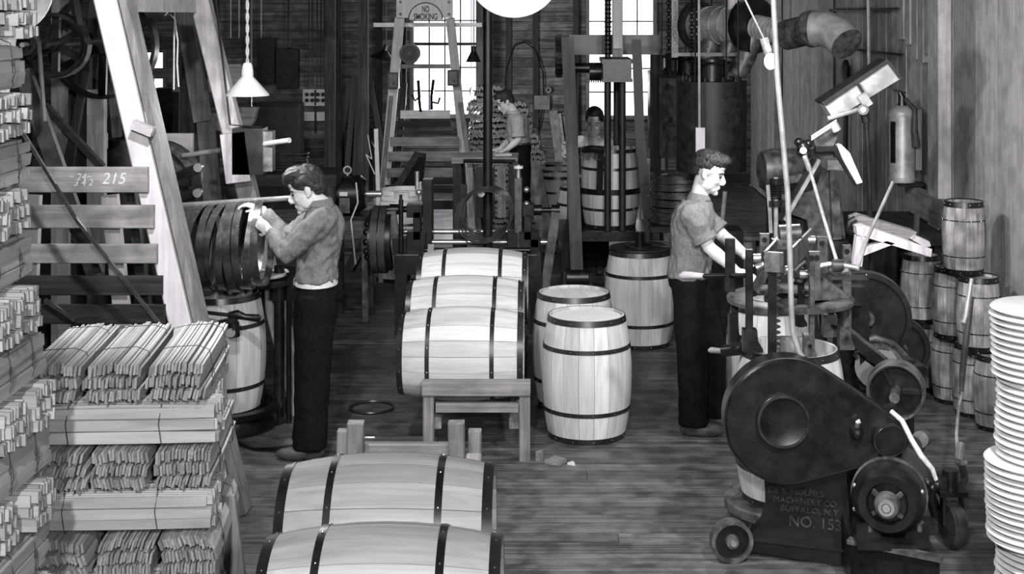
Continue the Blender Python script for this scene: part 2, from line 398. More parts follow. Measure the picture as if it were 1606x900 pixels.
# ------------------------------------------------------------------ barrel racks
def rack_front():
    t = thing('barrel_rack', (-.6, 5.4, 0), 'rough timber barrel rack nearest the camera with upright end stops', 'rack', 'timber racks that carry the lying barrels')
    for x in (-.83, -.37):
        G().bar((x, 3.9, .355), (x, 6.42, .62), .07, .09, ch=.006).build('rail', 'tim_y', t)
    for x, l in ((-.945, .03), (-.46, -.03)):
        G().bar((x+.02, 6.5, 0), (x+l*.4+.02, 6.44, .80), .075, .06, ch=.006).build('leg', 'tim_z', t)
        G().bar((x-.06 if l > 0 else x+.09, 6.52, 0), (x-.03 if l > 0 else x+.09, 6.5, .745), .06, .06, ch=.006).build('stop_post', 'tim_z', t)
    G().bar((-.93, 6.53, .635), (-.44, 6.53, .635), .05, .085, ch=.006).build('crossbar', 'tim_x', t)
    for x in (-.86, -.34): G().bar((x, 4.2, 0), (x, 4.2, .345), .07, .07).build('leg', 'tim_z', t)
    G().bar((-.9, 4.24, .2), (-.3, 4.24, .2), .04, .07).build('crossbar', 'tim_x', t)
    for x, z in ((-.88, .6), (-.42, .62), (-.88, .72)): G().cyl((x, 6.47, z), (x+.05, 6.47, z), .006, n=6).build('bolt', 'steel', t)
def rack_mid():
    t = thing('barrel_rack', (-.47, 9.4, 0), 'low timber barrel rack in the middle with a front stop board', 'rack', 'timber racks that carry the lying barrels')
    Y = 8.44
    G().bar((at(664, 602, Y).x, Y-.03, .435), (at(832, 602, Y).x, Y-.03, .435), .09, .085, ch=.006).build('stop_board', 'tim_x', t)
    for px in (673, 823):
        x = at(px, 0, Y).x; G().bar((x, Y-.03, 0), (x, Y-.03, .395), .065, .055, ch=.006).build('leg', 'tim_z', t)
    G().bar((at(684, 0, Y).x, Y-.02, .315), (at(813, 0, Y).x, Y-.02, .315), .035, .055).build('crossbar', 'tim_x', t)
    for x in (-.72, -.24):
        G().bar((x, Y+.03, .205), (x, 10.45, .522), .07, .075, ch=.006).build('rail', 'tim_y', t)
        G().bar((x, 10.4, 0), (x, 10.4, .48), .07, .07).build('leg', 'tim_z', t)
    G().bar((-.76, 10.36, .3), (-.2, 10.36, .3), .04, .07).build('crossbar', 'tim_x', t)
rack_front(); rack_mid()
tag(G().prism([(-.06, 8.34, .0), (.02, 8.30, 0), (.07, 8.36, 0), (.0, 8.42, 0)], (0, 0, .025)).build('wood_scrap', 'tim_x'), 'small wood scrap on the floor at the foot of the middle rack', 'scrap', 'wood scraps on the floor')
tag(G().prism([(-.115, 8.40, .0), (-.09, 8.37, 0), (-.07, 8.44, 0)], (0, .02, .05)).build('wood_scrap', 'tim_x'), 'upright wood splinter beside the right leg of the middle rack', 'scrap', 'wood scraps on the floor')
tag(G().prism([(.075, 8.32, .0), (.12, 8.30, 0), (.11, 8.35, 0)], (0, 0, .015)).build('wood_scrap', 'pale_x'), 'tiny pale chip on the floor in front of the standing barrel', 'scrap', 'wood scraps on the floor')
tag(G().torus((at(538, 603, 8.35).x+.02, 9.5, .012), (0, 0, 1), .145, .009, 32).build('loose_hoop', 'hoop'), 'thin dark hoop lying on the floor behind the left worker', 'hoop')

# ------------------------------------------------------------------ bundles of staves
STV = []
for k in range(5):
    L = .74+random.uniform(-.012, .012); w = random.choice((.042, .048, .054)); th = .0095; bow = .004
    g = G(); n = 4; vs = []
    for i in range(n+1):
        t = i/n; yy = (t-.5)*L; ww = w*(.84+.16*(1-(2*t-1)**2)); b = bow*(1-(2*t-1)**2)
        vs += [(-th/2+b, yy, -ww/2), (th/2+b, yy, -ww/2), (th/2+b, yy, ww/2), (-th/2+b, yy, ww/2)]
    fs = [(i*4+j, i*4+(j+1) % 4, (i+1)*4+(j+1) % 4, (i+1)*4+j) for i in range(n) for j in range(4)]+[(3, 2, 1, 0), (n*4, n*4+1, n*4+2, n*4+3)]
    g.add(vs, fs); STV.append(g)
STM = []
for g in STV:
    me = g.mesh('stave', 'bundle', ang=30); me.materials.append(M['endgrain'])
    for p in me.polygons:
        if abs(p.normal.y) > .8: p.material_index = 1
    STM.append(me)
def bundle(label, c, yaw, n=17, rows=3, detail=True, w=.225, roll=0, group='wired bundles of sawn staves', ties=(-.2, .2), lean=.12):
    """c = centre of the underside"""
    rng = random.Random(hash((round(c[0]*1000), round(c[1]*1000), round(c[2]*1000))))
    t = thing('stave_bundle', (0, 0, 0), label, 'stave bundle', group, rot=(0, 0, 0)); t.location = c; t.rotation_euler = (0, 0, yaw)
    H = .05; G_ = G()
    for r in range(rows):
        off = rng.uniform(-.012, .012); sl = rng.uniform(-lean, lean)
        for i in range(n):
            x = (i+.5)/n*w-w/2+off+rng.uniform(-.001, .001); z = .028+r*H+rng.uniform(-.006, .006)+(r-.6)*.010*(sin(pi*(i+.5)/n)-.5)
            y_ = rng.uniform(-.014, .014); k = rng.randrange(5); ro = (0, sl+rng.uniform(-.08, .08), rng.uniform(-.004, .004))
            if detail: part('stave', STM[k], t, (x, y_, z), ro)
            else:
                mt = Matrix.Translation((x, y_, z)) @ Matrix.Rotation(ro[1], 4, 'Y'); G_.add([mt @ p for p in STV[k].v], STV[k].f)
    if not detail: o = part('staves', G_.mesh('staves', 'bundle', ang=30), t); o['kind'] = 'stuff'
    hw, hh = w/2+.009, rows*H+.022
    for yy in ties:
        wire = G().tube([(-hw, yy, -.001+.01), (-hw+.01, yy, 0.002), (hw-.01, yy+.01, 0.002), (hw, yy, .012), (hw+.002, yy-.01, hh*.6), (hw-.01, yy, hh-.01), (hw*.5, yy+.012, hh+.006), (-hw*.4, yy-.008, hh+.006), (-hw+.012, yy, hh-.008), (-hw-.002, yy+.01, hh*.5), (-hw, yy, .01)], .0016, 4)
        kx = hw+.004
        wire.torus((kx, yy-.012, hh*.55), (1, 0, 0), .014, .0014, 10, 4); wire.tube([(kx, yy, hh*.6), (kx+.006, yy-.004, hh*.35), (kx+.002, yy-.03, hh*.15)], .0014, 4)
        part('binding_wire', wire.mesh('binding_wire', 'wire'), t)
    return t
HB = .167
ordn = ['bottom', 'second', 'third', 'fourth', 'fifth', 'sixth', 'seventh', 'eighth', 'ninth', 'tenth', 'eleventh', 'twelfth', 'thirteenth', 'fourteenth', 'fifteenth', 'sixteenth', 'seventeenth']
# low pile: layers alternate end-on and crosswise
Z0 = 1.145
def low(layer): return Z0-HB*layer*1.03
lname = ['top layer', 'second layer down', 'third layer down', 'fourth layer down', 'fifth layer down', 'sixth layer down', 'floor layer']
for ly in range(7):
    z = low(ly); det = ly < 5
    if ly % 2 == 0:
        ya = R(6); ex = (-1.53, -1.50, -1.49, -1.5)[ly//2]
        for k in range(3):
            bundle('stave bundle seen end-on, %s in the %s of the low pile' % (('right-hand', 'middle', 'left-hand')[k], lname[ly]),
                   (ex-k*.243*cos(ya), 5.9-k*.243*sin(ya), z), ya+random.uniform(-.008, .008), n=17, detail=det, w=.214, lean=.42 if ly else .22)
    else:
        for k in range(3):
            bundle('stave bundle lying crosswise, %s in the %s of the low pile' % (('front', 'middle', 'rear')[k], lname[ly]),
                   (-1.735+random.uniform(-.012, .012)-k*.05, 5.63+k*.25, z), R(90)+R(3)+random.uniform(-.008, .008), n=16, w=.212, detail=det, lean=.1, ties=(-.17, .19))
tag(G().bar((-1.325, 6.0, 0), (-1.40, 5.98, .62), .075, .03).build('prop_board', 'tim_z'), 'short sloping board propped against the right side of the low stave pile', 'board')
# tall pile at the left edge
HT = .167; z = 0; i = 0
while z < 2.85:
    vis = z > .62; dx = -.03*min(1, z/2.8)-(.05 if z > 1.6 else 0)
    if i % 2 == 0:
        bundle('outer stave bundle lying lengthwise, %s layer of the tall left pile' % ordn[i], (-1.925+dx+random.uniform(-.02, .02), 4.72+random.uniform(-.03, .03), z), random.uniform(-.05, .05), n=15, detail=vis, w=.2, ties=(.02, .23))
        bundle('hidden inner stave bundle lying lengthwise, %s layer of the tall left pile' % ordn[i], (-2.4, 4.72, z), 0, n=15, detail=False, w=.2, ties=())
    else:
        for k in range(2):
            bundle('%s stave bundle with ends to the room, %s layer of the tall left pile' % (('farther', 'nearer')[k], ordn[i]),
                   (-2.19+dx+random.uniform(-.02, .03), 4.97-k*.255, z), R(90)+random.uniform(-.02, .02), n=15, detail=vis, w=.2, ties=(.15,))
    z += HT*1.03; i += 1
# round heads stacked on the right
z = 0; i = 0; PILE = []
hm_ = [G().lathe([(0, 0), (.218, 0), (.232, .006), (.238, .012), (.232, .018), (.22, .024), (0, .024)], (0, 0, 0), n=40).mesh('wooden_disc', 'stave_x', ang=30) for q in range(2)]
tx, ty = at(1638, 0, 6.15).x, 6.15
while z < 1.385:
    o = bpy.data.objects.new('wooden_disc', hm_[0]); COL.objects.link(o); W[o.name] = V((0, 0, 0))
    bl = int(z/.36); dx = (.025, -.015, .03, .01)[bl % 4]; lean = .03*sin(z*7)
    o.location = (tx+dx+random.uniform(-.004, .004)+lean*.3, ty+random.uniform(-.006, .006)+.02*cos(z*5), z); o.rotation_euler = (0, 0, random.uniform(0, 3))
    k = i+1
    tag(o, None, 'wooden disc', 'round barrel heads piled at the right edge')
    PILE.append(o); z += .0285; i += 1
for k, o in enumerate(PILE):
    n = len(PILE)-k
    suf = 'th' if 10 < n % 100 < 14 else {1: 'st', 2: 'nd', 3: 'rd'}.get(n % 10, 'th')
    o['label'] = 'pale round barrel head, topmost of the pile at the right edge' if n == 1 else 'pale round barrel head, %d%s from the top of the pile at the right edge' % (n, suf)
M['leg_wood'] = wood('light stained timber', .24, .42, 'z', 1, .7, .1, .3, .35, 30, 2)
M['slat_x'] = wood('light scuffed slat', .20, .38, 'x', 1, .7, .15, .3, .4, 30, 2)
# ------------------------------------------------------------------ left: slatted A-frame tower, line shaft, hanging hoops, press, lamp
def leg_pts(px0, py0, Y, slope, zb=0.0, zt=3.6):
    p = at(px0, py0, Y); return V((p.x-(zb-p.z)*slope, Y, zb)), V((p.x-(zt-p.z)*slope, Y, zt))
def tower():
    t = thing('timber_tower', (-2.6, 8.4, 0), 'tall pale timber tower with slatted sloping front beside the hanging hoops', 'tower', 'slatted timber towers')
    Yf, Yb = 7.5, 9.4
    def leg(p, Y, sl, w, d, mat, name='leg'):
        a, b = leg_pts(p[0], p[1], Y, sl); return G().bar(a, b, w, d, up=(0, 1, 0), ch=.008).build(name, mat, t)
    leg((173, 30), Yf, .232, .118, .06, 'white_z')
    G().bar(*[q+V((.085, .06, 0)) for q in leg_pts(176, 30, Yf, .232)], .04, .16, up=(0, 1, 0)).build('leg_side', 'tim_z', t)
    leg((8, 30), Yf, -.13, .12, .09, 'pale_z'); leg((322, 30), Yb, .245, .125, .12, 'leg_wood')
    leg((150, 60), Yb, -.13, .12, .12, 'dark_z')
    a = at(176, 30, Yf); z = 2.745
    G().box((-2.41, 8.45, z), (.05, 1.9, .12)).build('header_beam', 'pale_x', t)
    G().box((-2.75, 9.49, z), (.75, .05, .12)).build('header_beam', 'dark_x', t)
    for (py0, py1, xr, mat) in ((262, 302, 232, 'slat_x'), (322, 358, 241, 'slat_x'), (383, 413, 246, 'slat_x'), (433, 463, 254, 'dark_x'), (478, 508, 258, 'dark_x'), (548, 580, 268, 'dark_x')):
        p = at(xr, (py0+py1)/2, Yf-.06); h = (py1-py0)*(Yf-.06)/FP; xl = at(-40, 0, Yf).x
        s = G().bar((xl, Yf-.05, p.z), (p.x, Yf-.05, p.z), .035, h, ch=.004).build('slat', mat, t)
        if py0 == 262:
            tx = bpy.data.curves.new('c', 'FONT'); tx.body = '215'; tx.size = .085; tx.extrude = .0006; tx.shear = .25
            chalk_text(tx, (p.x-.245, Yf-.0685, p.z-.02), s)
            tx2 = bpy.data.curves.new('c', 'FONT'); tx2.body = '\u2212 24\u2212\n  3 4 2'; tx2.size = .05; tx2.extrude = .0006; tx2.shear = .2; tx2.space_line = .6
            chalk_text(tx2, (p.x-.42, Yf-.0685, p.z+.0), s)
    for px0, px1 in ((172, 193), (52, 45)):
        a, b = at(px0, 300, Yf+.1), at(px1, 500, Yf+.1); d = (b-a)/(b.z-a.z)
        G().bar(a+d*(0-a.z), a-d*.02, .085, .05, up=(0, 1, 0)).build('stile', 'pale_z', t)
    for px0, px1 in ((206, 232),):
        a, b = at(px0, 300, Yf+.25), at(px1, 500, Yf+.25); d = (b-a)/(b.z-a.z)
        G().bar(a+d*(0-a.z), a, .05, .06, up=(0, 1, 0)).build('stile', 'dark_z', t)
    # two cross rails inside and a small block nailed to the leg
    c = at(228, 200, Yf-.03); G().box((c.x, Yf-.07, c.z), (.115, .06, .05), Matrix.Rotation(R(22), 3, 'Y')).build('block', 'pale_x', t)
    return t
def chalk_text(cu, loc, parent):
    o = bpy.data.objects.new('t', cu); COL.objects.link(o); bpy.context.view_layer.update()
    me = bpy.data.meshes.new_from_object(o.evaluated_get(bpy.context.evaluated_depsgraph_get())); bpy.data.objects.remove(o)
    me.transform(Matrix.Rotation(pi/2, 4, 'X')); me.materials.clear(); me.materials.append(M['chalk'])
    q = bpy.data.objects.new('chalk_marks', me); COL.objects.link(q); q.parent = parent; q.location = V(loc)-W[parent.name]; W[q.name] = W[parent.name]
    q['kind'] = 'stuff'
tower()
# pulleys on a line shaft inside the tower
def wheel(t, c, r, w, spokes, name='pulley_wheel', mat='iron'):
    x, Y, z = c
    p = G().ring(c, (0, 1, 0), r, r-.022, w, 40).build(name, mat, t)
    G().cyl((x, Y-w*.7, z), (x, Y+w*.7, z), r*.17, n=16).build('hub', mat, p)
    for k in range(spokes):
        a = 2*pi*k/spokes+.5; d = V((cos(a), 0, sin(a)))
        G().bar(V(c)+d*r*.12, V(c)+d*(r-.01), .03+r*.05, w*.35, up=(0, 1, 0)).build('spoke', mat, p)
    return p
c1 = at(88, 70, 8.0); c2 = at(124, 76, 8.75)
ls = thing('line_shaft', (c1.x, 8.4, c1.z), 'black overhead shaft carrying two spoked pulley wheels inside the timber tower', 'pulley')
c2 = V((c1.x+.03, 8.75, c1.z-.02))
wheel(ls, c1, .182, .11, 6); wheel(ls, c2, .335, .10, 6)
G().cyl((c1.x, 7.8, c1.z), (c1.x, 9.34, c1.z), .022).build('shaft', 'iron', ls)
G().box((c1.x, 9.25, c1.z), (.12, .1, .12)).build('bearing', 'iron', ls)
sm = at(42, 70, 7.75)
G().ring(sm, (0, 1, 0), .062, .045, .09, 24).build('small_pulley', 'iron', ls)
G().disc((sm.x, sm.y+.02, sm.z), (0, 1, 0), .046, .02).build('pulley_web', 'iron', ls)
G().cyl((sm.x, 7.68, sm.z), (sm.x, 9.0, sm.z), .014).build('shaft', 'steel', ls)
G().bar((sm.x-.03, 8.98, sm.z), (c1.x+.03, 8.98, c1.z), .05, .06).build('bearing_arm', 'iron', ls)
def belt(label, pts, w, d=.008, name='drive_belt', flat=False, mat='rubber'):
    g = G()
    for a, b in zip(pts[:-1], pts[1:]): g.bar(a, b, *((w, d) if flat else (d, w)), up=(0, 1, 0))
    return tag(g.build(name, mat, None, 25), label, 'belt')
arc = [V((c1.x+.19*cos(a), 8.0, c1.z+.19*sin(a))) for a in [R(q) for q in range(-150, 1, 15)]]
belt('wide black belt looping under the smaller spoked wheel in the timber tower', arc+[at(128, 50, 8.0), at(110, -60, 8.0), at(96, -130, 8.0)], .075)
arc2 = [V((sm.x+.068*cos(a), 7.75, sm.z+.068*sin(a))) for a in [R(q) for q in range(180, -1, -20)]]
belt('narrow black belt over the small pulley at the upper left', [at(36, 112, 7.75)+V((0, 0, 0)), at(68, 190, 7.75)+V((-.02, 0, 0))][:1]+arc2+[at(70, 190, 7.75)], .045)
belt('long sloping black belt below the small pulley at the upper left', [at(36, 110, 7.9), at(92, 270, 7.9), at(150, 430, 7.9)], .05, .09)
belt('long thin black belt crossing in front of the slatted tower', [at(34, 205, 7.2), at(120, 345, 7.2), at(246, 503, 7.3), at(302, 572, 7.45)], .02, .016)
belt('short dark rod lying across the lower slats of the tower', [at(70, 470, 7.416), at(118, 502, 7.416)], .02, .02, 'dark_rod')
# back timbers and braces within the tower
tm = thing('shaft_stand', (-2.75, 9.0, 0), 'dark timber stand of posts and braces behind the spoked wheels', 'timber stand')
for (x0, y0, x1, y1, Y, w, mat) in ((96, 0, 96, 275, 9.0, .11, 'tim_z'), (128, 90, 128, 275, 9.05, .12, 'dark_z'), (152, 140, 152, 275, 9.02, .11, 'tim_z'), (107, 260, 136, 110, 8.98, .05, 'dark_z'), (70, 165, 160, 262, 8.9, .04, 'dark_x'), (176, 130, 184, 215, 9.2, .05, 'dark_z')):
    a, b = at(x0, y0, Y), at(x1, y1, Y)
    if x0 == x1: b = V((b.x, Y, 0))
    G().bar(a, b, w, .06, up=(0, 1, 0)).build('post' if x0 == x1 else 'brace', mat, tm)
G().box((at(115, 0, 9.05).x, 9.1, at(0, 222, 9.05).z), (.4, .05, .1)).build('rail', 'tim_x', tm)
G().box((at(115, 0, 9.05).x, 9.1, 2.05), (.4, .05, .1)).build('rail', 'dark_x', tm)
b = at(190, 240, 9.3); tag(G().cyl((b.x, 9.45, .0), (b.x, 9.45, b.z+.08), .13, n=24).build('dark_drum', 'iron_dull'), 'upright dark drum behind the pale tower leg', 'drum')
# silver lamp reflector at the upper left corner
p = at(6, -20, 6.2)
rf = thing('lamp_reflector', p, 'silver bowl lamp reflector hanging at the upper left corner', 'lamp')
G().lathe([(.03, .12), (.09, .09), (.17, .03), (.215, -.04), (.21, -.04), (.15, .025), (.085, .08), (.02, .105)], p, (-.22, 1, .12), 40).build('reflector', 'dullsteel', rf)
G().tube([p+V((-.02, .10, .03)), (p.x-.02, p.y+.12, CZ)], .01, 6).build('hanging_cord', 'wire', rf)
# loosely knotted string from the header
q = at(278, 18, 9.38)
tag(G().tube([q, q+V((-.03, -.05, .02)), q+V((-.07, -.05, -.03)), q+V((-.03, -.06, -.02)), q+V((0, -.06, -.05)), q+V((.02, -.06, -.2)), q+V((.015, -.06, -.35)), q+V((.025, -.06, -.5))], .006, 5).build('hanging_string', 'cord'), 'knotted pale string hanging from the tower header', 'string')
tag(G().tube([q+V((-.01, -.03, 0)), q+V((-.01, -.04, -.2)), q+V((-.012, -.04, -.52))], .006, 5).build('hanging_string', 'cord'), 'straight pale string hanging from the tower header', 'string')
# darker conveyor leg behind, with dust chute
cv = thing('conveyor_leg', (-2.4, 11.2, 0), 'brown sloping timber conveyor behind the tower with two boards', 'conveyor')
G().bar(at(284, -15, 11), at(318, 190, 11), .13, .1, up=(0, 1, 0), ch=.006).build('sloping_beam', 'tim_z', cv)
G().bar(at(300, -15, 11.2), at(330, 120, 11.2), .1, .1, up=(0, 1, 0)).build('sloping_beam', 'dark_z', cv)
G().bar(at(322, 185, 11.05), V((at(345, 300, 11.05).x+.05, 11.05, 0)), .12, .1, up=(0, 1, 0)).build('post', 'tim_z', cv)
G().box((at(316, 0, 11).x-.1, 11.02, at(0, 160, 11).z-.6), (.1, .08, 2.2)).build('post', 'dark_z', cv)
a = at(345, 122, 11.3); G().box((a.x-.1, 11.28, a.z), (.55, .04, .22)).build('board', 'tim_x', cv)
hb_ = thing('hung_board', at(345, 190, 12), 'broad scalloped board hung across behind the tower legs', 'board')
G().prism([at(285, 168, 12), at(403, 168, 12), at(398, 190, 12), at(388, 205, 12), at(300, 205, 12)], (0, .1, 0)).build('board_face', 'tim_x', hb_)
for x_ in (295, 393): G().cyl(at(x_, 180, 12.05), V((at(x_, 0, 12.05).x, 12.05, CZ)), .012, n=6).build('hanger_rod', 'iron', hb_)
G_ = at(262, 240, 10.6)
tag(G().box((G_.x, 10.6, (G_.z+.15)/2), (.40, .04, G_.z+.15)).build('back_board', 'pale_x'), 'pale square board standing behind the domed machine guard', 'board')
# hoods and pipes at the far left
dc = thing('dust_collector', at(225, 190, 20)*1, 'dark funnel and pipe of a dust collector by the small far window', 'dust collector')
c = at(212, 150, 20)
G().lathe([(.5, 0), (.42, .3), (.2, .75), (.2, 1.1)], (c.x-.55, 20, c.z-.55), (0, 0, 1), 24).build('funnel', 'iron_dull', dc)
G().cyl((c.x-.55, 20, 0), (c.x-.55, 20, c.z-.5), .5).build('drum', 'iron_dull', dc)
tag(G().box((at(264, 0, 19).x, 19, .84), (.34, .3, 1.68)).build('tall_cabinet', 'iron_dull'), 'tall black cabinet standing right of the small far window', 'cabinet')
tp = thing('plank_trestle', (at(248, 0, 17).x, 17, 0), 'weathered plank on two dark posts below the small far window', 'trestle')
G().bar(at(212, 115, 17), at(283, 114, 17), .1, .12).build('plank_top', 'tim_x', tp)
for x_ in (218, 277): G().bar(V((at(x_, 0, 17).x, 17, 0)), at(x_, 118, 17), .07, .07).build('post', 'dark_z', tp)
# hoops hanging on a pipe
hp = at(250, 330, 8.95); he = at(437, 313, 8.75)
pr = thing('hoop_pipe', (he.x, he.y, he.z), 'long pale pipe through the hanging hoops, ending at the left worker', 'pipe')
G().cyl(hp+V((-.25, .05, 0)), at(462, 310, 8.72), .017, n=12).build('pipe', 'steel', pr)
G().bar((hp.x-.2, hp.y+.04, hp.z-.02), (hp.x-.2, hp.y+.04, 0), .08, .08).build('post', 'dark_z', pr)
hg = None; rr = .285
for i in range(13):
    f = i/12; c = hp.lerp(he, f*.80+.03); r = rr*(1-.06*random.random())
    px = 285+i*10.2
    th = R(83+random.uniform(-7, 7))       # swing about the vertical
    if i >= 10: th = R(88+random.uniform(-2, 5))
    ax = V((sin(th), -cos(th), random.uniform(-.1, .1)))
    ctr = V((c.x+.03, c.y, c.z-r+.017+.0))
    o = G().ring(ctr, ax, r, r-.003, .046, 56).build('hanging_hoop', 'hoop_shiny')
    k = 'nearest the worker' if i == 12 else ('farthest from the worker' if i == 0 else '%s from the tower leg' % ordn[i] if i else '')
    tag(o, 'dark steel barrel hoop hanging on the pipe, ' + k, 'hoop', 'steel hoops hanging on the pipe')
# domed machine guard and links above the hoops
mg = thing('windlass', (at(270, 0, 9.7).x, 9.7, 0), 'dark domed windlass guard with links above the hanging hoops', 'machine')
c = at(240, 292, 9.7); rad = .31
pts = [V((c.x+rad*cos(a), 9.7, c.z+rad*sin(a))) for a in [R(q) for q in range(0, 181, 12)]]
G().prism(pts, (0, .16, 0)).build('guard', 'iron_grey', mg)
g = G(); g.lathe([(rad+.012, -.1), (rad+.012, .02), (rad-.03, .02), (rad-.03, -.1)], (c.x, 9.72, c.z), (0, 1, 0), 48, True); g.build('guard_rim', 'iron_grey', mg)
G().bar(at(250, 288, 9.5), at(312, 262, 9.5), .06, .06, up=(0, 1, 0)).build('link', 'iron', mg)
G().bar(at(308, 262, 9.52), at(308, 305, 9.52), .05, .06).build('link', 'iron', mg)
G().bar(at(258, 312, 9.5), at(309, 303, 9.5), .06, .05, up=(0, 1, 0)).build('link', 'iron', mg)
for p in (at(310, 263, 9.45), at(309, 303, 9.45)): G().cyl(p, p+V((0, .05, 0)), .03, n=14).build('pivot_bolt', 'steel', mg)
G().box((c.x, 9.78, (c.z)/2), (.5, .2, c.z)).build('frame', 'iron_dull', mg)
tag(G().cyl(at(288, 244, 9.6), at(454, 220, 9.0), .018, n=10).build('long_handle', 'dullsteel'), 'long pale rod reaching from the domed guard past the tower leg', 'rod')
# press that carries the open barrel
X0 = at(347, 0, 9.13).x
ps = thing('hoop_press', (X0, 9.13, 0), 'low black hoop press with round base under the open barrel at left', 'press')
G().lathe([(0, .1), (.34, .1), (.36, .07), (.36, .0), (0, 0)], (X0, 9.13, 0), n=40).build('base_plate', 'iron', ps)
G().ring((X0+.02, 9.13, .13), (0, 0, 1), .37, .31, .035, 40).build('guide_ring', 'iron', ps)
G().tube([at(352, 688, 8.8), at(372, 692, 8.7), at(400, 704, 8.6), at(430, 703, 8.55), at(458, 701, 8.5)], .014, 8).build('foot_treadle', 'iron', ps)
G().cyl((X0+.36, 9.22, 0), (X0+.36, 9.22, 1.02), .035).build('column', 'iron', ps)
G().cyl((X0+.43, 9.18, 0), (X0+.43, 9.18, .98), .018).build('column', 'iron', ps)
G().cyl((X0+.36, 9.22, .80), (X0+.36, 9.22, .92), .06).build('collar', 'iron', ps)
G().tube([at(296, 487, 8.8), at(360, 494, 8.78)], .012, 8).build('lever', 'iron', ps)
G().tube([at(358, 494, 8.78), at(372, 493, 8.78), at(384, 497, 8.78), at(405, 499, 8.78), at(409, 500, 8.78)], [.018, .03, .02, .026, .012], 12).build('lever_grip', 'iron', ps)
G().tube([at(366, 505, 8.76), at(368, 528, 8.76)], .035, 10).build('pawl_housing', 'iron', ps)
G().cyl(at(362, 522, 8.72), at(362, 522, 8.84), .028).build('cam_roller', 'iron_grey', ps)
G().bar(at(345, 508, 8.78), at(372, 502, 8.78), .04, .05).build('bracket', 'iron', ps)
# tray stand between press and worker
c = at(418, 431, 9.25); tr = thing('head_stand', (c.x, c.y, 0), 'black cast stand with a square tray between press and left worker', 'stand')
G().prism([at(392, 446, 9.0), at(430, 445, 9.0), at(466, 438, 9.2), at(462, 418, 9.5), at(418, 414, 9.6), at(392, 420, 9.5)], (0, 0, -.03)).build('tray', 'iron', tr)
G().cyl((c.x-.05, c.y, 0), (c.x-.05, c.y, c.z-.05), .04).build('column', 'iron', tr)
G().lathe([(0, 0), (.2, 0), (.16, .05), (.05, .1), (0, .1)], (c.x-.05, c.y, 0), n=24).build('foot', 'iron', tr)
tag(G().lathe([(0, 0), (.2, 0), (.205, .012), (.2, .02), (0, .02)], (c.x-.06, c.y, c.z-.0), n=40).build('round_lid', 'stave_x'), 'pale round barrel lid lying on the black tray by the left worker', 'wooden disc')
# enamel pendant lamp
L0 = at(388, 150, 8.55)
pl = thing('pendant_lamp', L0, 'white conical enamel lamp hanging on a pale twisted cord', 'lamp', 'hanging lamps')
G().lathe([(.132, 0), (.128, .012), (.034, .118), (.032, .13), (.029, .13), (.031, .112), (.124, .008), (.13, 0)], L0, n=40, closed=True).build('shade', 'enamel', pl)
G().lathe([(0, .20), (.022, .2), (.03, .185), (.036, .15), (.036, .118), (0, .118)], L0, n=20).build('lamp_socket', 'enamel', pl)
g = G()
for ph in (0, pi): g.tube([L0+V((.006*cos(k*.9+ph), .006*sin(k*.9+ph), .195+k*.02)) for k in range(int((CZ-L0.z-.195)/.02))], .0065, 5)
g.build('twisted_cord', 'cord', pl)
G().ball(L0+V((0, 0, .05)), .032).build('lamp_bulb', 'bulb', pl)
# switch box on the tower leg
c = at(385, 236, 9.2); sb = thing('switch_box', c, 'black iron switch box with lever fixed beside the tower leg', 'switch box')
G().box(c+V((.03, 0, 0)), (.2, .16, .3)).build('case', 'iron', sb)
G().box(c+V((.16, -.02, .0)), (.06, .1, .26)).build('side_plate', 'iron_grey', sb)
G().bar(c+V((-.07, -.05, .12)), c+V((-.03, -.05, -.2)), .16, .06).build('mounting_block', 'tim_z', sb)
G().tube([c+V((.1, 0, .15)), c+V((-.1, 0, .17)), c+V((-.22, 0, 1.2)), c+V((-.3, 0, 1.6))], .008, 6).build('conduit', 'iron', sb)
# wire coil on a bench in the middle left distance
bn = thing('work_bench', (at(455, 0, 12.3).x, 12.3, 0), 'dark timber bench that carries a coil of black wire hoops', 'bench')
c = at(450, 268, 12.3)
G().box((c.x, 12.3, c.z-.05), (.95, .6, .1)).build('bench_top', 'dark_x', bn)
for dx in (-.42, .42):
    for dy in (-.24, .24): G().bar((c.x+dx, 12.3+dy, 0), (c.x+dx, 12.3+dy, c.z-.1), .08, .08).build('leg', 'dark_z', bn)
G().box((c.x, 12.02, c.z-.55), (.85, .04, .1)).build('rail', 'dark_x', bn)
cc = at(448, 250, 12.3)
for i in range(8):
    tag(G().torus((cc.x+random.uniform(-.02, .02), 12.3+random.uniform(-.02, .02), c.z+.014+i*.021), (random.uniform(-.04, .04), random.uniform(-.04, .04), 1), .185+random.uniform(-.01, .01), .0085, 36).build('wire_hoop', 'hoop_shiny'),
        'thin black wire hoop in the coil on the dark bench, %s from the bottom' % ordn[i].replace('bottom', 'first'), 'hoop', 'wire hoops coiled on the dark bench')
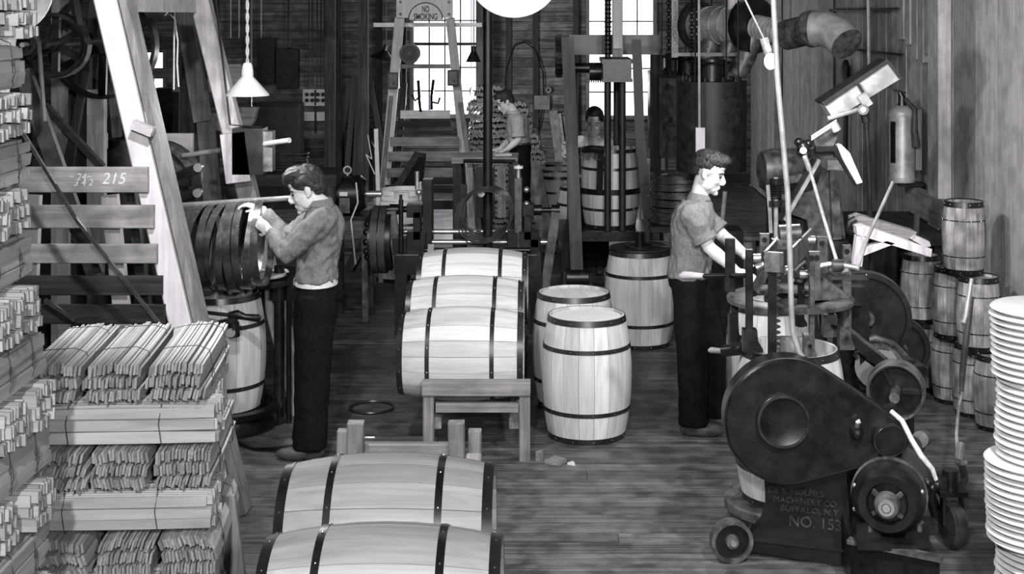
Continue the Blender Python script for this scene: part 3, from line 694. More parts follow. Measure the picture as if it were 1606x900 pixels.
# ------------------------------------------------------------------ far middle: second slatted tower with the sign
def tower2():
    Y = 17.0; s = FP/Y
    t = thing('timber_tower', (at(672, 0, Y).x, Y, 0), 'pale slatted timber tower with the no smoking board in front of the window', 'tower', 'slatted timber towers')
    Pz = lambda x, y, Y=Y: at(x, y, Y)
    def ln(x0, y0, x1, y1, w, d, mat, name, Y=Y, floor_=False):
        a, b = Pz(x0, y0, Y), Pz(x1, y1, Y)
        if floor_: dd = (b-a)/(b.z-a.z); b = a+dd*(0-a.z)
        return G().bar(a, b, w, d, up=(0, 1, 0), ch=.005).build(name, mat, t)
    ln(627, 28, 603, 290, .115, .07, 'pale_z', 'leg', floor_=True); ln(706, 28, 733, 290, .105, .07, 'pale_z', 'leg', floor_=True)
    ln(614, 150, 600, 290, .05, .07, 'tim_z', 'leg_side', Y-.02, True); ln(722, 160, 742, 290, .06, .07, 'tim_z', 'leg_side', Y-.02, True)
    ln(634, 130, 622, 290, .07, .06, 'dark_z', 'stile', Y+.4, True); ln(634, 0, 634, 165, .05, .05, 'dark_z', 'stile', Y+.5)
    a, b = Pz(622, -22, Y-.05), Pz(710, 28, Y-.05)
    # header board with its half round notice panel
    w, h = b.x-a.x, a.z-b.z; c = (a+b)/2
    hb = G().box((c.x, c.y, c.z), (w, .05, h)).build('header_board', 'white_z', t)
    cc = Pz(667.5, 31, Y-.08); r = 26.5*Y/FP
    G().prism([V((cc.x+r*cos(q), cc.y-.0, cc.z+r*1.0*sin(q))) for q in [R(v) for v in range(0, 181, 9)]], (0, .012, 0)).build('notice_panel', 'white_z', hb)
    g = G(); g.tube([V((cc.x+r*cos(q), cc.y-.002, cc.z+r*sin(q))) for q in [R(v) for v in range(0, 181, 9)]], .006, 4); g.build('notice_border', 'paint', hb)
    for txt, size, z_ in (('NO', 9.6, 11.2), ('SMOKING', 9.6, -.5)):
        cu = bpy.data.curves.new('c', 'FONT'); cu.body = txt; cu.align_x = 'CENTER'; cu.size = size*1.42*Y/FP; cu.extrude = .001; cu.offset = .0025
        o = bpy.data.objects.new('t', cu); COL.objects.link(o); bpy.context.view_layer.update()
        me = bpy.data.meshes.new_from_object(o.evaluated_get(bpy.context.evaluated_depsgraph_get())); bpy.data.objects.remove(o)
        wd_ = max(v.co.x for v in me.vertices)-min(v.co.x for v in me.vertices)
        me.transform(Matrix.Diagonal((((37 if txt == 'SMOKING' else 11)*Y/FP)/wd_, 1, 1, 1))); me.transform(Matrix.Rotation(pi/2, 4, 'X')); me.materials.clear(); me.materials.append(M['paint'])
        q = bpy.data.objects.new('lettering', me); COL.objects.link(q); q.parent = hb; q.location = V((cc.x, cc.y-.002, cc.z+(z_-3.4+4.2)*Y/FP))-W[hb.name]; q['kind'] = 'stuff'; W[q.name] = W[hb.name]
    for px in (628, 704):
        for py in (3, 22): p = Pz(px, py, Y-.09); G().cyl(p, p+V((0, .03, 0)), .017, n=8).build('bolt_head', 'iron', hb)
    for k, (py0, py1, x0, x1, mat) in enumerate(((168, 184, 629, 706, 'tim_x'), (173, 186, 628, 706, 'pale_x'), (189, 199, 626, 708, 'dark_x'), (204, 212, 624, 710, 'dark_x'), (215, 229, 612, 720, 'tim_x'), (238, 253, 609, 722, 'tim_x'), (264, 278, 606, 724, 'tim_x'), (290, 302, 604, 727, 'dark_x'), (314, 328, 602, 730, 'dark_x'))):
        if k == 0: continue
        yy = Y-.06-(.02 if k < 4 else .05); a, b = Pz(x0, (py0+py1)/2, yy), Pz(x1, (py0+py1)/2, yy)
        G().bar(a, b, .03, (py1-py0)*Y/FP, ch=.004).build('slat', mat, t)
    a, b = Pz(628, 104, Y-.06), Pz(706, 104, Y-.06); G().bar(a, b, .08, .05).build('shelf_bar', 'tim_x', t)
    for px, py, mat in ((617, 126, 'iron'), (711, 122, 'iron_dull')):
        p = Pz(px, py, Y-.12); q = G().box(p, (.135, .1, .19)).build('switch_case', mat, t); G().box(p+V((0, -.052, 0)), (.095, .01, .15)).build('face_plate', 'iron_grey', q)
        G().cyl(p+V((.01, -.055, -.03)), p+V((.01, -.08, -.03)), .022, n=10).build('switch_knob', 'iron', q)
    # sheave on the left leg
    p = Pz(643, 84, Y-.05); w_ = G().ring(p, (0, 1, 0), .125, .09, .09, 28).build('sheave', 'iron', t); G().cyl(p-V((0, .05, 0)), p+V((0, .05, 0)), .03, n=10).build('hub', 'iron', w_)
    G().cyl(p+V((0, -.02, 0)), p+V((0, .03, 0)), .115, n=28).build('web', 'iron_dull', w_)
    G().box(p+V((0, 0, -.13)), (.1, .06, .04)).build('sheave_bracket', 'iron', t)
    for px, pts in ((659, [(656, 126), (658, 160), (660, 175)]), (678, [(680, 125), (677, 150), (677, 172)])):
        G().tube([Pz(x, y, Y-.1) for x, y in pts], .02, 6).build('hook_bar', 'iron', t)
    G().tube([Pz(660, 150, Y-.1), Pz(651, 158, Y-.1), Pz(646, 148, Y-.1)], .014, 6).build('hook', 'iron', t)
    G().tube([Pz(677, 160, Y-.1), Pz(687, 162, Y-.1), Pz(690, 153, Y-.1)], .014, 6).build('hook', 'iron', t)
tower2()
a, b = at(586, 39, 17.2), at(756, 39, 17.2)
tag(G().bar(a, b, .05, .05).build('cross_pipe', 'dullsteel'), 'long level pale bar passing behind the sign board tower', 'bar')
# lamps near the far window
def hang_lamp(px, py, Y, label, mat, lit, tilt=0, rr=.14):
    p = at(px, py, Y); t = thing('pendant_lamp', p, label, 'lamp', 'hanging lamps')
    G().lathe([(rr, 0), (.035, .13), (.028, .13), (rr-.01, 0)], p, (tilt, 0, 1), 24, True).build('shade', mat, t)
    G().cyl(p+V((tilt*.12, 0, .12)), p+V((tilt*.2, 0, .2)), .03, n=10).build('lamp_socket', mat, t)
    G().ball(p+V((0, 0, .04)), .03).build('lamp_bulb', 'bulb' if lit else 'enamel', t)
    G().tube([p+V((tilt*.2, 0, .2)), p+V((tilt*.2, 0, .6)), (p.x, p.y, CZ)], .008, 5).build('cord', 'wire', t)
hang_lamp(743, 97, 17.5, 'small dark conical lamp hanging in front of the far window', 'iron', False, rr=.1)
hang_lamp(600, 93, 19.5, 'dark tilted reflector lamp hanging left of the sign board tower', 'iron', False, .25, rr=.19)
bl = at(739, 156, 19.2); t = thing('bare_bulb', bl, 'glaring bare bulb beside the far stave bundles, left of the pole', 'lamp', 'bare bulbs')
G().ell(bl, (.045, .045, .06)).build('bulb_glass', 'bulb', t); G().cyl(bl+V((0, 0, .06)), bl+V((0, 0, .16)), .025, n=10).build('lamp_socket', 'iron', t)
G().tube([bl+V((0, 0, .16)), (bl.x, bl.y, CZ)], .007, 5).build('cord', 'wire', t)
# large white globe above
gp = at(806, -47, 7.2); t = thing('globe_lamp', gp, 'large lit white globe lamp cut off by the top of the photo', 'lamp')
G().ell(gp, (.245, .245, .245), None, 40, 24).build('globe', 'globe', t); G().cyl(gp+V((0, 0, .24)), gp+V((0, 0, .33)), .07, n=20).build('collar', 'iron', t)
G().cyl(gp+V((0, 0, .3)), (gp.x, gp.y, CZ), .012, n=8).build('stem', 'iron', t)
# tall pole through the second machine, other posts on the back wall side
px = at(765, 0, 11.7).x
tag(G().cyl((px, 11.7, 0), (px, 11.7, CZ), .04, n=14).build('pole', 'iron'), 'tall dark iron pole rising through the hooping machine', 'pole')
for x, Y, w, lab in ((518, 20, .14, 'left-hand dark post in front of the back wall'), (532, 20.3, .07, 'thin dark pipe right of the left-hand post'), (570, 20, .14, 'dark post above the radiator'), (758, 20.6, .2, 'broad dark post right of the big far window')):
    xx = at(x, 0, Y).x; tag(G().box((xx, Y, CZ/2), (w, w, CZ)).build('post', 'dark_z'), lab, 'post', 'posts by the back wall')
# radiator and iron strips
rd = thing('radiator', (at(580, 0, 21.3).x, 21.3, 0), 'dark cast iron column radiator against the back wall', 'radiator')
x0, x1 = at(541, 0, 21.3).x, at(618, 0, 21.3).x
for k in range(14):
    x = x0+(x1-x0)*(k+.5)/14; G().box((x, 21.3, .475), (.042, .2, .95)).build('section', 'iron', rd)
G().cyl((x0-.1, 21.3, .1), (x1, 21.3, .1), .03).build('feed_pipe', 'iron', rd)
for k, (a0, a1) in enumerate((((548, 130), (520, 300)), ((556, 118), (542, 300)), ((564, 120), (556, 300)), ((572, 112), (566, 300)), ((580, 125), (612, 300)))):
    a = at(a0[0], a0[1], 20.9-k*.06); b = at(a1[0], a1[1], 20.6-k*.06); d = (b-a)/(b.z-a.z)
    tag(G().bar(a+d*(-a.z), a, .08, .012, up=(0, 1, 0)).build('iron_strip', 'iron_dull'), 'dark iron strip leaning on the back wall by the radiator, %s from the left' % ('first', 'second', 'third', 'fourth', 'fifth')[k], 'strip', 'iron strips leaning by the radiator')
# panels and conduits on the back wall
def wallbox(px0, py0, px1, py1, mat, name, label, cat, Y=21.85, d=.2):
    a, b = at(px0, py0, Y), at(px1, py1, Y); return tag(G().box(((a.x+b.x)/2, BY-.02-d/2, (a.z+b.z)/2), (b.x-a.x, d, a.z-b.z)).build(name, mat), label, cat)
wallbox(434, 77, 468, 138, 'iron', 'electric_cabinet', 'black electric cabinet high on the back wall', 'cabinet')
wallbox(404, 60, 432, 130, 'iron', 'electric_cabinet', 'black box beside the electric cabinet on the back wall', 'cabinet')
sp = thing('fuse_panel', at(495, 153, 21.8), 'pale fuse panel with dark cut-outs on the back wall', 'fuse panel')
a = at(495, 153, 21.9); G().box((a.x, 21.92, a.z), (.40, .06, .26)).build('panel_board', 'paper', sp)
for i in range(4):
    for j in range(2): G().cyl((a.x-.13+i*.085, 21.9, a.z+.05-j*.09), (a.x-.13+i*.085, 21.84, a.z+.05-j*.09), .03, n=10).build('fuse', 'iron', sp)
G().box((a.x, 21.88, a.z-.0), (.025, .02, .24)).build('bus_bar', 'iron', sp)
G().cyl((a.x, 21.9, a.z-.13), (a.x, 21.9, a.z-.55), .018).build('conduit', 'iron', sp)
tk = thing('dark_bin', (at(430, 0, 19.5).x, 19.5, 0), 'large black bin standing before the back wall, left of the fuse panel', 'bin')
G().box((at(437, 0, 19.5).x, 19.5, .72), (.62, .5, 1.44)).build('body', 'iron_dull', tk); G().box((at(437, 0, 19.5).x, 19.24, 1.44), (.66, .04, .05)).build('rim', 'iron', tk)
for k, x in enumerate((361, 374, 379, 391, 409, 452, 484, 489, 497, 503, 508)):
    p = at(x, 0, 21.9); zb = at(0, (60, 60, 60, 60, 60, 77, 138, 135, 135, 139, 139)[k], 21.9).z
    tag(G().cyl((p.x, 21.93, zb), (p.x, 21.93, 4.6), .013 if k < 6 else .009, n=6).build('conduit', 'dullsteel' if k in (0, 1, 4) else 'iron'), 'thin upright conduit on the back wall, %s from the left' % ordn[k].replace('bottom', 'first'), 'conduit', 'conduits on the back wall')
wallbox(838, 150, 862, 172, 'iron_grey', 'wall_plate', 'grey metal plate nailed on the back wall right of the far worker', 'plate', d=.1)
wallbox(474, 176, 520, 190, 'paper', 'wall_plank', 'pale board nailed on the back wall under the fuse panel', 'board', d=.08)
tag(G().tube([at(792, 150, 21.9), at(794, 110, 21.9), at(806, 72, 21.9), at(824, 66, 21.9), at(840, 78, 21.9), at(852, 115, 21.9), at(853, 160, 21.9), at(845, 200, 21.9)], .012, 6).build('wall_hose', 'iron'), 'thin dark hose looped in a tall arch on the back wall', 'hose')
for k, (x0, x1, yt) in enumerate(((861, 874, 176), (875, 880, 180), (883, 892, 184))):
    a, b = at(x0, yt, 21.6), at(x1, yt, 21.6); tag(G().bar(((a.x+b.x)/2+.15, 21.5, 0), ((a.x+b.x)/2, 21.85, a.z), b.x-a.x, .04, up=(0, 1, 0)).build('leaning_board', 'tim_z'), 'grey board leaning on the back wall behind the open barrels, %s from the left' % ('first', 'second', 'third')[k], 'board', 'boards leaning on the back wall')
tag(G().ring(at(860, 141, 21.9), (0, 1, 0), .05, .018, .05, 18).build('wall_roller', 'iron_grey'), 'small round pulley fixed on the back wall post', 'pulley')
# ------------------------------------------------------------------ motor on its stand, left of the hooping machine
Y = 12.4; c = at(545, 304, Y); mo = thing('electric_motor', (c.x, Y, 0), 'black electric motor with ring bolt on a spindly stand behind the left worker', 'motor')
G().lathe([(0, -.17), (.12, -.17), (.15, -.13), (.165, -.12), (.165, .12), (.15, .13), (.12, .17), (0, .17)], c, (1, 0, 0), 28).build('motor_case', 'iron', mo)
G().torus(c+V((0, 0, .21)), (0, 1, 0), .032, .009, 16).build('ring_bolt', 'dullsteel', mo); G().cyl(c+V((0, 0, .16)), c+V((0, 0, .19)), .012).build('bolt_shank', 'dullsteel', mo)
G().cyl(c+V((.17, 0, 0)), c+V((.3, 0, 0)), .03).build('shaft', 'steel', mo)
G().box(c+V((0, -.165, -.08)), (.09, .03, .13)).build('terminal_box', 'iron_grey', mo); G().box(c+V((-.01, -.166, .02)), (.07, .01, .035)).build('name_plate', 'paper', mo)
zt = c.z-.17
G().box((c.x, Y, zt-.02), (.42, .4, .04)).build('base_plate', 'iron', mo)
for dx, dy in ((-.17, -.16), (.17, -.16), (-.17, .16), (.17, .16)): G().bar((c.x+dx*1.1, Y+dy*1.1, 0), (c.x+dx, Y+dy, zt-.03), .05, .05).build('leg', 'iron_grey', mo)
for z in (.25, .62): G().bar((c.x-.2, Y-.17, z), (c.x+.2, Y-.17, z), .03, .03).build('cross_bar', 'iron', mo)
G().tube([c+V((.1, -.17, .12)), c+V((.12, -.2, -.05)), c+V((.06, -.2, -.2)), (c.x+.1, Y-.2, .5)], .008, 6).build('cable', 'cord', mo)
# dark pallet of hoop steel left of it: pieces by the radiator
t = thing('paint_pole', (at(590, 0, 14).x, 14, 0), 'pale slim pole with frayed wires beside the big belt pulley', 'pole')
a = at(590, 202, 14); G().bar((a.x+.05, 14, 0), a, .04, .04).build('pole_stick', 'pale_z', t)
G().tube([a+V((0, -.03, -.2)), a+V((-.08, -.03, -.05)), a+V((-.04, -.03, -.3)), a+V((-.1, -.03, -.25)), a+V((-.01, -.03, -.45))], .006, 5).build('frayed_wire', 'cord', t)
# ------------------------------------------------------------------ the barrel hooping machine in the middle
def middle_machine():
    Y = 11.9; s = FP/Y; X = lambda px: at(px, 0, Y).x; Z = lambda py: at(0, py, Y).z
    t = thing('hooping_machine', (X(740), Y, 0), 'black barrel hooping machine with upright arms and bright cross rods in the middle', 'machine')
    def bx(x0, y0, x1, y1, d, mat, name, dy=0): return G().bar((X((x0+x1)/2), Y+dy, Z(y0)), (X((x0+x1)/2), Y+dy, Z(y1)), abs(X(x1)-X(x0)), d, up=(0, 1, 0), ch=.004).build(name, mat, t)
    zb = Z(395)
    bd = bx(722, 395, 850, 425, .35, 'iron', 'bed'); bx(622, 395, 722, 425, .35, 'iron', 'bed')
    cu = bpy.data.curves.new('c', 'FONT'); cu.body = 'HOLMES'; cu.size = .075; cu.extrude = .004; cu.align_x = 'CENTER'
    o = bpy.data.objects.new('t', cu); COL.objects.link(o); bpy.context.view_layer.update()
    me = bpy.data.meshes.new_from_object(o.evaluated_get(bpy.context.evaluated_depsgraph_get())); bpy.data.objects.remove(o)
    me.transform(Matrix.Rotation(pi/2, 4, 'X')); me.materials.clear(); me.materials.append(M['iron_dull'])
    q = bpy.data.objects.new('cast_lettering', me); COL.objects.link(q); q.parent = bd; q.location = V((X(800), Y-.178, Z(415)))-W[bd.name]; q['kind'] = 'stuff'
    for x in (632, 842):
        for dy in (-.14, .14): G().bar((X(x), Y+dy, Z(424)), (X(x), Y+dy, 0), .10, .08).build('leg', 'iron', t)
    for py, m_ in ((366, 'steel'), (378, 'steel'), (389, 'iron'), (396, 'steel')):
        dy = {366: .1, 378: -.05, 389: -.1, 396: -.16}[py]
        G().cyl((X(625), Y+dy, Z(py)), (X(858 if py == 378 else 842), Y+dy, Z(py)), .022 if py < 390 else .012, n=14).build('cross_rod', m_, t)
    # left and right upright arms
    bx(664, 280, 679, 392, .16, 'iron', 'upright_arm'); bx(807, 278, 819, 388, .16, 'iron_grey', 'upright_arm')
    for x0, x1, y in ((655, 690, 280), (660, 684, 296)): G().cyl((X(x0), Y-.05, Z(y-12)), (X(x0), Y-.05, Z(y+16)), .018).build('set_screw', 'steel', t)
    G().cyl((X(813), Y, Z(280)), (X(813), Y, Z(258)), .02).build('set_screw', 'steel', t); G().cyl((X(813), Y, Z(264)), (X(813), Y, Z(260)), .04).build('screw_head', 'enamel', t)
    for y in (300, 322): G().ball((X(658), Y-.06, Z(y)), .03).build('oil_cup', 'steel', t); G().ball((X(826), Y-.06, Z(y-4)), .026).build('oil_cup', 'steel', t)
    # heads, bearings, brackets
    for x0, x1, y0, y1 in ((640, 664, 318, 338), (650, 662, 330, 372), (640, 670, 360, 380), (618, 640, 370, 396), (820, 838, 318, 336), (822, 834, 335, 372), (815, 845, 360, 384), (832, 848, 372, 396), (640, 668, 380, 398), (796, 812, 362, 384)):
        bx(x0, y0, x1, y1, .14, 'iron', 'bracket', -.06)
    G().cyl((X(606), Y-.05, Z(327)), (X(664), Y-.05, Z(327)), .026).build('rocker_shaft', 'iron', t); G().cyl((X(820), Y-.05, Z(328)), (X(876), Y-.05, Z(328)), .022).build('rocker_shaft', 'iron', t)
    for x0, x1, y in ((612, 626, 327), (865, 878, 328), (640, 660, 327), (832, 850, 328)): G().cyl((X(x0), Y-.05, Z(y)), (X(x1), Y-.05, Z(y)), .045).build('collar', 'iron', t)
    G().bar((X(616), Y-.1, Z(328)), (X(640), Y-.1, 0.02), .075, .05, up=(0, 1, 0)).build('connecting_arm', 'iron_grey', t); G().bar((X(872), Y-.1, Z(330)), (X(845), Y-.1, .02), .075, .05, up=(0, 1, 0)).build('connecting_arm', 'iron_grey', t)
    # long driving shaft and belt pulley at the left
    G().cyl((X(585), Y, Z(378)), (X(640), Y, Z(378)), .022).build('drive_shaft', 'steel', t)
    c = V((X(592), Y, Z(375)))
    G().lathe([(.24, -.09), (.26, -.085), (.26, .0), (.25, .01), (.25, .02), (.262, .03), (.262, .1), (.2, .1), (.2, -.09)], c+V((.03, 0, 0)), (1, 0, 0), 48, True).build('belt_pulley', 'iron', t)
    G().disc(c+V((.03, 0, 0)), (1, 0, 0), .21, .03, 32).build('pulley_web', 'iron', t)
    for k in range(12): a = 2*pi*k/12; G().ball(c+V((-.075, .16*cos(a), .16*sin(a))), .03, 8).build('clutch_tooth', 'iron', t)
    # tee handle
    G().cyl((X(633), Y-.2, Z(390)), (X(633), Y-.2, Z(300)), .02).build('tee_rod', 'iron', t); G().bar((X(622), Y-.2, Z(302)), (X(645), Y-.2, Z(302)), .03, .06).build('tee_handle', 'dullsteel', t)
    # far guard rail
    G().tube([(X(722), Y+.5, Z(300)), (X(722), Y+.5, Z(262)), (X(806), Y+.5, Z(263))], .018, 8).build('guard_rail', 'iron', t)
    G().bar((X(722), Y+.5, Z(300)), (X(722), Y+.5, 0), .05, .05).build('rail_post', 'iron', t); G().bar((X(806), Y+.5, Z(263)), (X(806), Y+.5, 0), .05, .05).build('rail_post', 'iron', t)
    # wooden skids that feed the rack
    for x in (678, 764): G().bar((X(x)-.0, Y-.12, Z(384)), (X(x+4), Y-.55, Z(404)-.05), .05, .06).build('skid', 'pale_x', t)
    bp = G()
    for k in range(2): bp.bar((X(588+k*8), Y, Z(284)), (X(588+k*8), Y, Z(300)), .06, .01)
    for k, dx in enumerate((-.035, .03)):
        G().tube([], 1) if 0 else None
        tag(G().lathe([(.285, -.028), (.285, .028), (.278, .028), (.278, -.028)], c+V((.03+dx, 0, 0)), (1, 0, 0), 48, True).build('drive_belt', 'rubber'), 'black belt running on the big pulley of the hooping machine, %s one' % ('left', 'right')[k], 'belt')
    # bundle of hoops hung on a peg of the pole
    pc = V((px-.05, 11.56, at(0, 302, 11.56).z))
    tag(G().cyl(V((px-.02, 11.9, pc.z+.0)), V((px-.045, 11.5, pc.z)), .03, n=14).build('peg', 'steel'), 'short pipe peg through the pole that holds the hung hoops', 'peg')
    for i in range(6):
        r = .232-.004*i; tag(G().ring((pc.x+.02+.008*i, 11.50+.05*i, pc.z-r+.045+random.uniform(-.004, .004)), (random.uniform(-.03, .03)+.20, -1, random.uniform(-.03, .03)-.28), r, r-.004, .044, 48).build('hung_hoop', 'hoop_bright'), 'steel hoop hung on the pole peg, %s from the front' % ordn[i].replace('bottom', 'first'), 'hoop', 'hoops hung on the pole peg')
middle_machine()
# stacked new barrel shells and lids behind the big pulley
bb = at(628, 395, 14.2)
make_barrel('barrel', 'new barrel standing behind the big belt pulley of the hooping machine', (bb.x, 14.2, 0), (0, 0, 0), 'new barrels standing in the shop', spin=.3)
for k in range(3):
    tag(G().ring((bb.x-.02+.03*k, 14.2, .785+k*.05), (0, 0, 1), .25, .238, .045, 40).build('wooden_ring', 'stave_x'), 'pale wooden ring on the barrel behind the big pulley, %s' % ('lowest', 'middle', 'uppermost')[k], 'ring', 'wooden rings on the barrel')
for k in range(7):
    a = at(615+k*7, 305, 15.0+k*.12); b = at(655+k*1.5, 240, 15.3+k*.12); d = (a-b)/(a.z-b.z)
    tag(G().bar(b+d*(-b.z), b, .07, .012, up=(0, 1, 0)).build('iron_lath', 'iron_dull'), 'dark iron lath leaning before the far tower, %s from the left' % ordn[k].replace('bottom', 'first'), 'lath', 'iron laths leaning before the far tower')
# ------------------------------------------------------------------ far bundles and work table
Yb = 17.9; s = FP/Yb
n_ = 0
cols = [(752, [(272, 0), (247, 2), (222, -3), (196, 0), (171, -2), (146, 10)]), (786, [(272, 0), (247, 2), (222, 0), (196, -2), (171, 0), (146, -8)]), (830, [(272, -8), (247, -5), (222, -6), (197, -10), (172, -16)]), (860, [(272, -18), (247, -20), (222, -28)])]
FB = None
for ci, (cx_, rows) in enumerate(cols):
    zz = 0
    # bundles below the visible ones carry the stack
    heights = [r for r in rows]
    zlow = at(0, rows[0][0]+12, Yb).z
    k = 0
    z = 0
    while z < zlow+len(rows)*.2-.05:
        vis = z >= zlow-.1; i = max(0, min(len(rows)-1, int(round((z-zlow)/.2))))
        dx = rows[i][1]/s if vis else 0
        x = at(cx_, 0, Yb).x+dx
        t = thing('stave_bundle', (x, Yb, z), 'far stave bundle beside the far worker, %s column, %s from the floor' % (('first', 'second', 'third', 'fourth')[ci], ordn[k].replace('bottom', 'first')), 'stave bundle', 'far stacked stave bundles')
        g = G()
        for r in range(3):
            off = random.uniform(-.01, .01)
            for q in range(12):
                hw = .125*(.95, 1.0, .85)[r]; xx = x-hw+2*hw*(q+.5)/12+off; ar = .022*(1-((q-5.5)/6)**2)*(r-1)+random.uniform(-.012, .012)
                g.bar((xx, Yb-.36+random.uniform(-.012, .012), z+.035+r*.056+ar), (xx, Yb+.36, z+.035+r*.056+ar), .013, .046)
        o = g.build('staves', 'bundle', t); o['kind'] = 'stuff'
        G().tube([(x-.135, Yb-.2, z+.01), (x+.135, Yb-.2, z+.01), (x+.135, Yb-.2, z+.15), (x, Yb-.2, z+.19), (x-.135, Yb-.2, z+.15), (x-.135, Yb-.2, z+.01)], .003, 4).build('binding_wire', 'wire', t)
        z += .198; k += 1
wt = thing('work_table', (at(790, 0, 14.3).x-.3, 14.3, 0), 'rough plank work table in front of the far worker', 'table')
zt = at(0, 243, 14.3).z; xx = at(762, 0, 14.3).x
G().box((xx, 14.3, zt-.03), (.66, .5, .06)).build('table_top', 'tim_x', wt)
for dx in (-.28, .28):
    for dy in (-.2, .2): G().box((xx+dx, 14.3+dy, (zt-.06)/2), (.08, .08, zt-.06)).build('leg', 'dark_z', wt)
for k in range(6):
    G().box((xx-.27+k*.11, 14.04, zt-.35), (.085, .03, .5)).build('front_board', 'tim_z' if k in (1, 4) else 'dark_z', wt)
tag(G().bar((at(775, 0, 14.15).x, 14.2, zt+.012), (at(800, 0, 14.15).x, 14.25, zt+.012), .1, .022).build('loose_stave', 'pale_x'), 'short pale stave lying on the table under the far worker hands', 'stave')
for k in range(4):
    a = at(826+k*6, 252, 16.2); b = at(842+k*6, 345, 15.9); d = (b-a)/(b.z-a.z)
    tag(G().bar(a+d*(0-a.z), a, .055, .03, up=(0, 1, 0)).build('upright_stave', 'tim_z'), 'upright sawn board leaning left of the open barrels, %s from the left' % ('first', 'second', 'third', 'fourth')[k], 'board', 'boards leaning left of the open barrels')
# ------------------------------------------------------------------ pillar press with the man in white behind it
def pillar_press():
    Y = 13.75; X = lambda px, y=Y: at(px, 0, y).x; Z = lambda py, y=Y: at(0, py, y).z
    t = thing('screw_press', (X(955), Y, 0), 'tall iron pillar press holding a barrel in front of the man in white', 'press')
    G().box((X(955), Y, .56), (1.0, .9, .08)).build('press_table', 'iron', t)
    for dx, dy in ((-.42, -.36), (.42, -.36), (-.42, .36), (.42, .36)): G().box((X(955)+dx, Y+dy, .26), (.1, .1, .52)).build('leg', 'iron', t)
    zt = Z(112)
    for px, dy, r in ((953, -.36, .034), (976, -.36, .034), (967, .36, .032)): G().cyl((X(px, Y+dy), Y+dy, .59), (X(px, Y+dy), Y+dy, zt), r, n=14).build('press_post', 'iron_dull', t)
    G().box((X(965), Y-.02, Z(108)), (.27, .85, .17)).build('crosshead', 'iron_grey', t); G().box((X(965), Y-.02, Z(94)), (.29, .87, .04)).build('crosshead_flange', 'iron_grey', t); G().box((X(965), Y-.02, Z(123)), (.29, .87, .03)).build('crosshead_flange', 'iron_grey', t)
    G().bar((X(967), Y-.2, Z(88)), (X(967), Y-.2, 3.4), .10, .06, up=(0, 1, 0)).build('wooden_stem', 'tim_z', t)
    G().bar((X(967)+.0, Y-.24, Z(75)), (X(967), Y-.24, 3.15), .085, .03, up=(0, 1, 0)).build('wooden_stem', 'pale_z', t)
    g = G(); g.cyl((X(953), Y-.1, Z(92)), (X(953), Y-.1, 3.4), .026, n=12)
    for k in range(26): g.lathe([(.03, -.008), (.038, 0), (.03, .008)], (X(953), Y-.1, 2.25+k*.043), n=12)
    g.build('screw_spindle', 'iron', t)
    G().bar((X(893, 14.2), 14.2, Z(70, 14.2)), (X(1034, 14.2), 14.2, Z(70, 14.2)), .14, .2).build('beam', 'iron', t)
    for px in (897, 1028): G().bar((X(px, 14.2), 14.2, 0), (X(px, 14.2), 14.2, Z(78, 14.2)), .10, .12, up=(0, 1, 0)).build('post', 'dark_z', t)
    G().cyl((X(893), Y+.1, Z(107)), (X(955), Y+.1, Z(107)), .05).build('drive_shaft', 'iron', t); G().cyl((X(925), Y+.1, Z(113)), (X(950), Y+.1, Z(113)), .09, n=20).build('worm_drum', 'iron', t)
    for k in range(9): G().box((X(921)+k*.022, Y+.1, Z(126)), (.012, .08, .05)).build('gear_tooth', 'iron', t)
    p = (X(877), Y+.1, Z(88)); w_ = G().ring(p, (1, 0, 0), .19, .15, .08, 26).build('gear_wheel', 'iron_dull', t)
    for k in range(20): a = 2*pi*k/20; G().box((p[0], p[1]+.2*cos(a), p[2]+.2*sin(a)), (.06, .03, .03), Matrix.Rotation(-a, 3, 'X')).build('gear_tooth', 'iron_dull', w_)
    G().cyl((X(870), Y+.1, p[2]), (X(893), Y+.1, p[2]), .04).build('gear_hub', 'iron', w_)
    # clamp jaws around the barrel
    G().tube([(X(908), Y-.36, Z(231)), (X(925), Y-.42, Z(227)), (X(945), Y-.4, Z(229))], .035, 8).build('clamp_head', 'iron', t)
    G().ring((X(957), Y, Z(296)), (0, 0, 1), .31, .292, .05, 36).build('clamp_ring', 'iron', t)
    G().bar((X(940), Y-.4, Z(225)), (X(938), Y-.32, Z(296)), .06, .05).build('clamp_arm', 'iron', t)
    G().ring((X(957), Y, Z(268)), (0, 0, 1), .275, .262, .05, 36).build('clamp_ring', 'iron', t)
    for k in range(5): G().box((X(912)+k*.05, Y-.38, Z(232)-.03*(k % 2)), (.035, .05, .09)).build('clamp_tooth', 'iron', t)
    G().bar((X(910), Y-.44, Z(356)), (X(1008), Y-.44, Z(356)), .06, .05).build('front_bar', 'iron', t)
pillar_press()
belt('wide slanting leather belt at the left side of the pillar press', [at(890, 58, 13.0), at(893, 130, 13.0), at(898, 250, 13.0), at(905, 428, 13.0)], .115, .012, flat=True, mat='old_belt')
belt('second belt strand edge-on behind the slanting leather belt', [at(882, 66, 13.3), at(890, 200, 13.3), at(900, 428, 13.3)], .09, .012)
belt('twisted dark leather belt at the right side of the pillar press', [at(998, 62, 13.2), at(1000, 110, 13.2), at(1003, 200, 13.2), at(1012, 300, 13.2), at(1022, 395, 13.2)], .09, .012, flat=True)
pb = thing('belt_pedestal', (at(906, 0, 13.05).x, 13.05, 0), 'low dark pulley pedestal at the foot of the slanting belt', 'pulley')
q = at(906, 436, 13.02); G().cyl((q.x-.1, 13.05, q.z-.0), (q.x+.1, 13.05, q.z), .1, n=20).build('pulley_wheel', 'iron', pb); G().box((q.x, 13.05, .04), (.24, .3, .08)).build('foot', 'iron', pb)
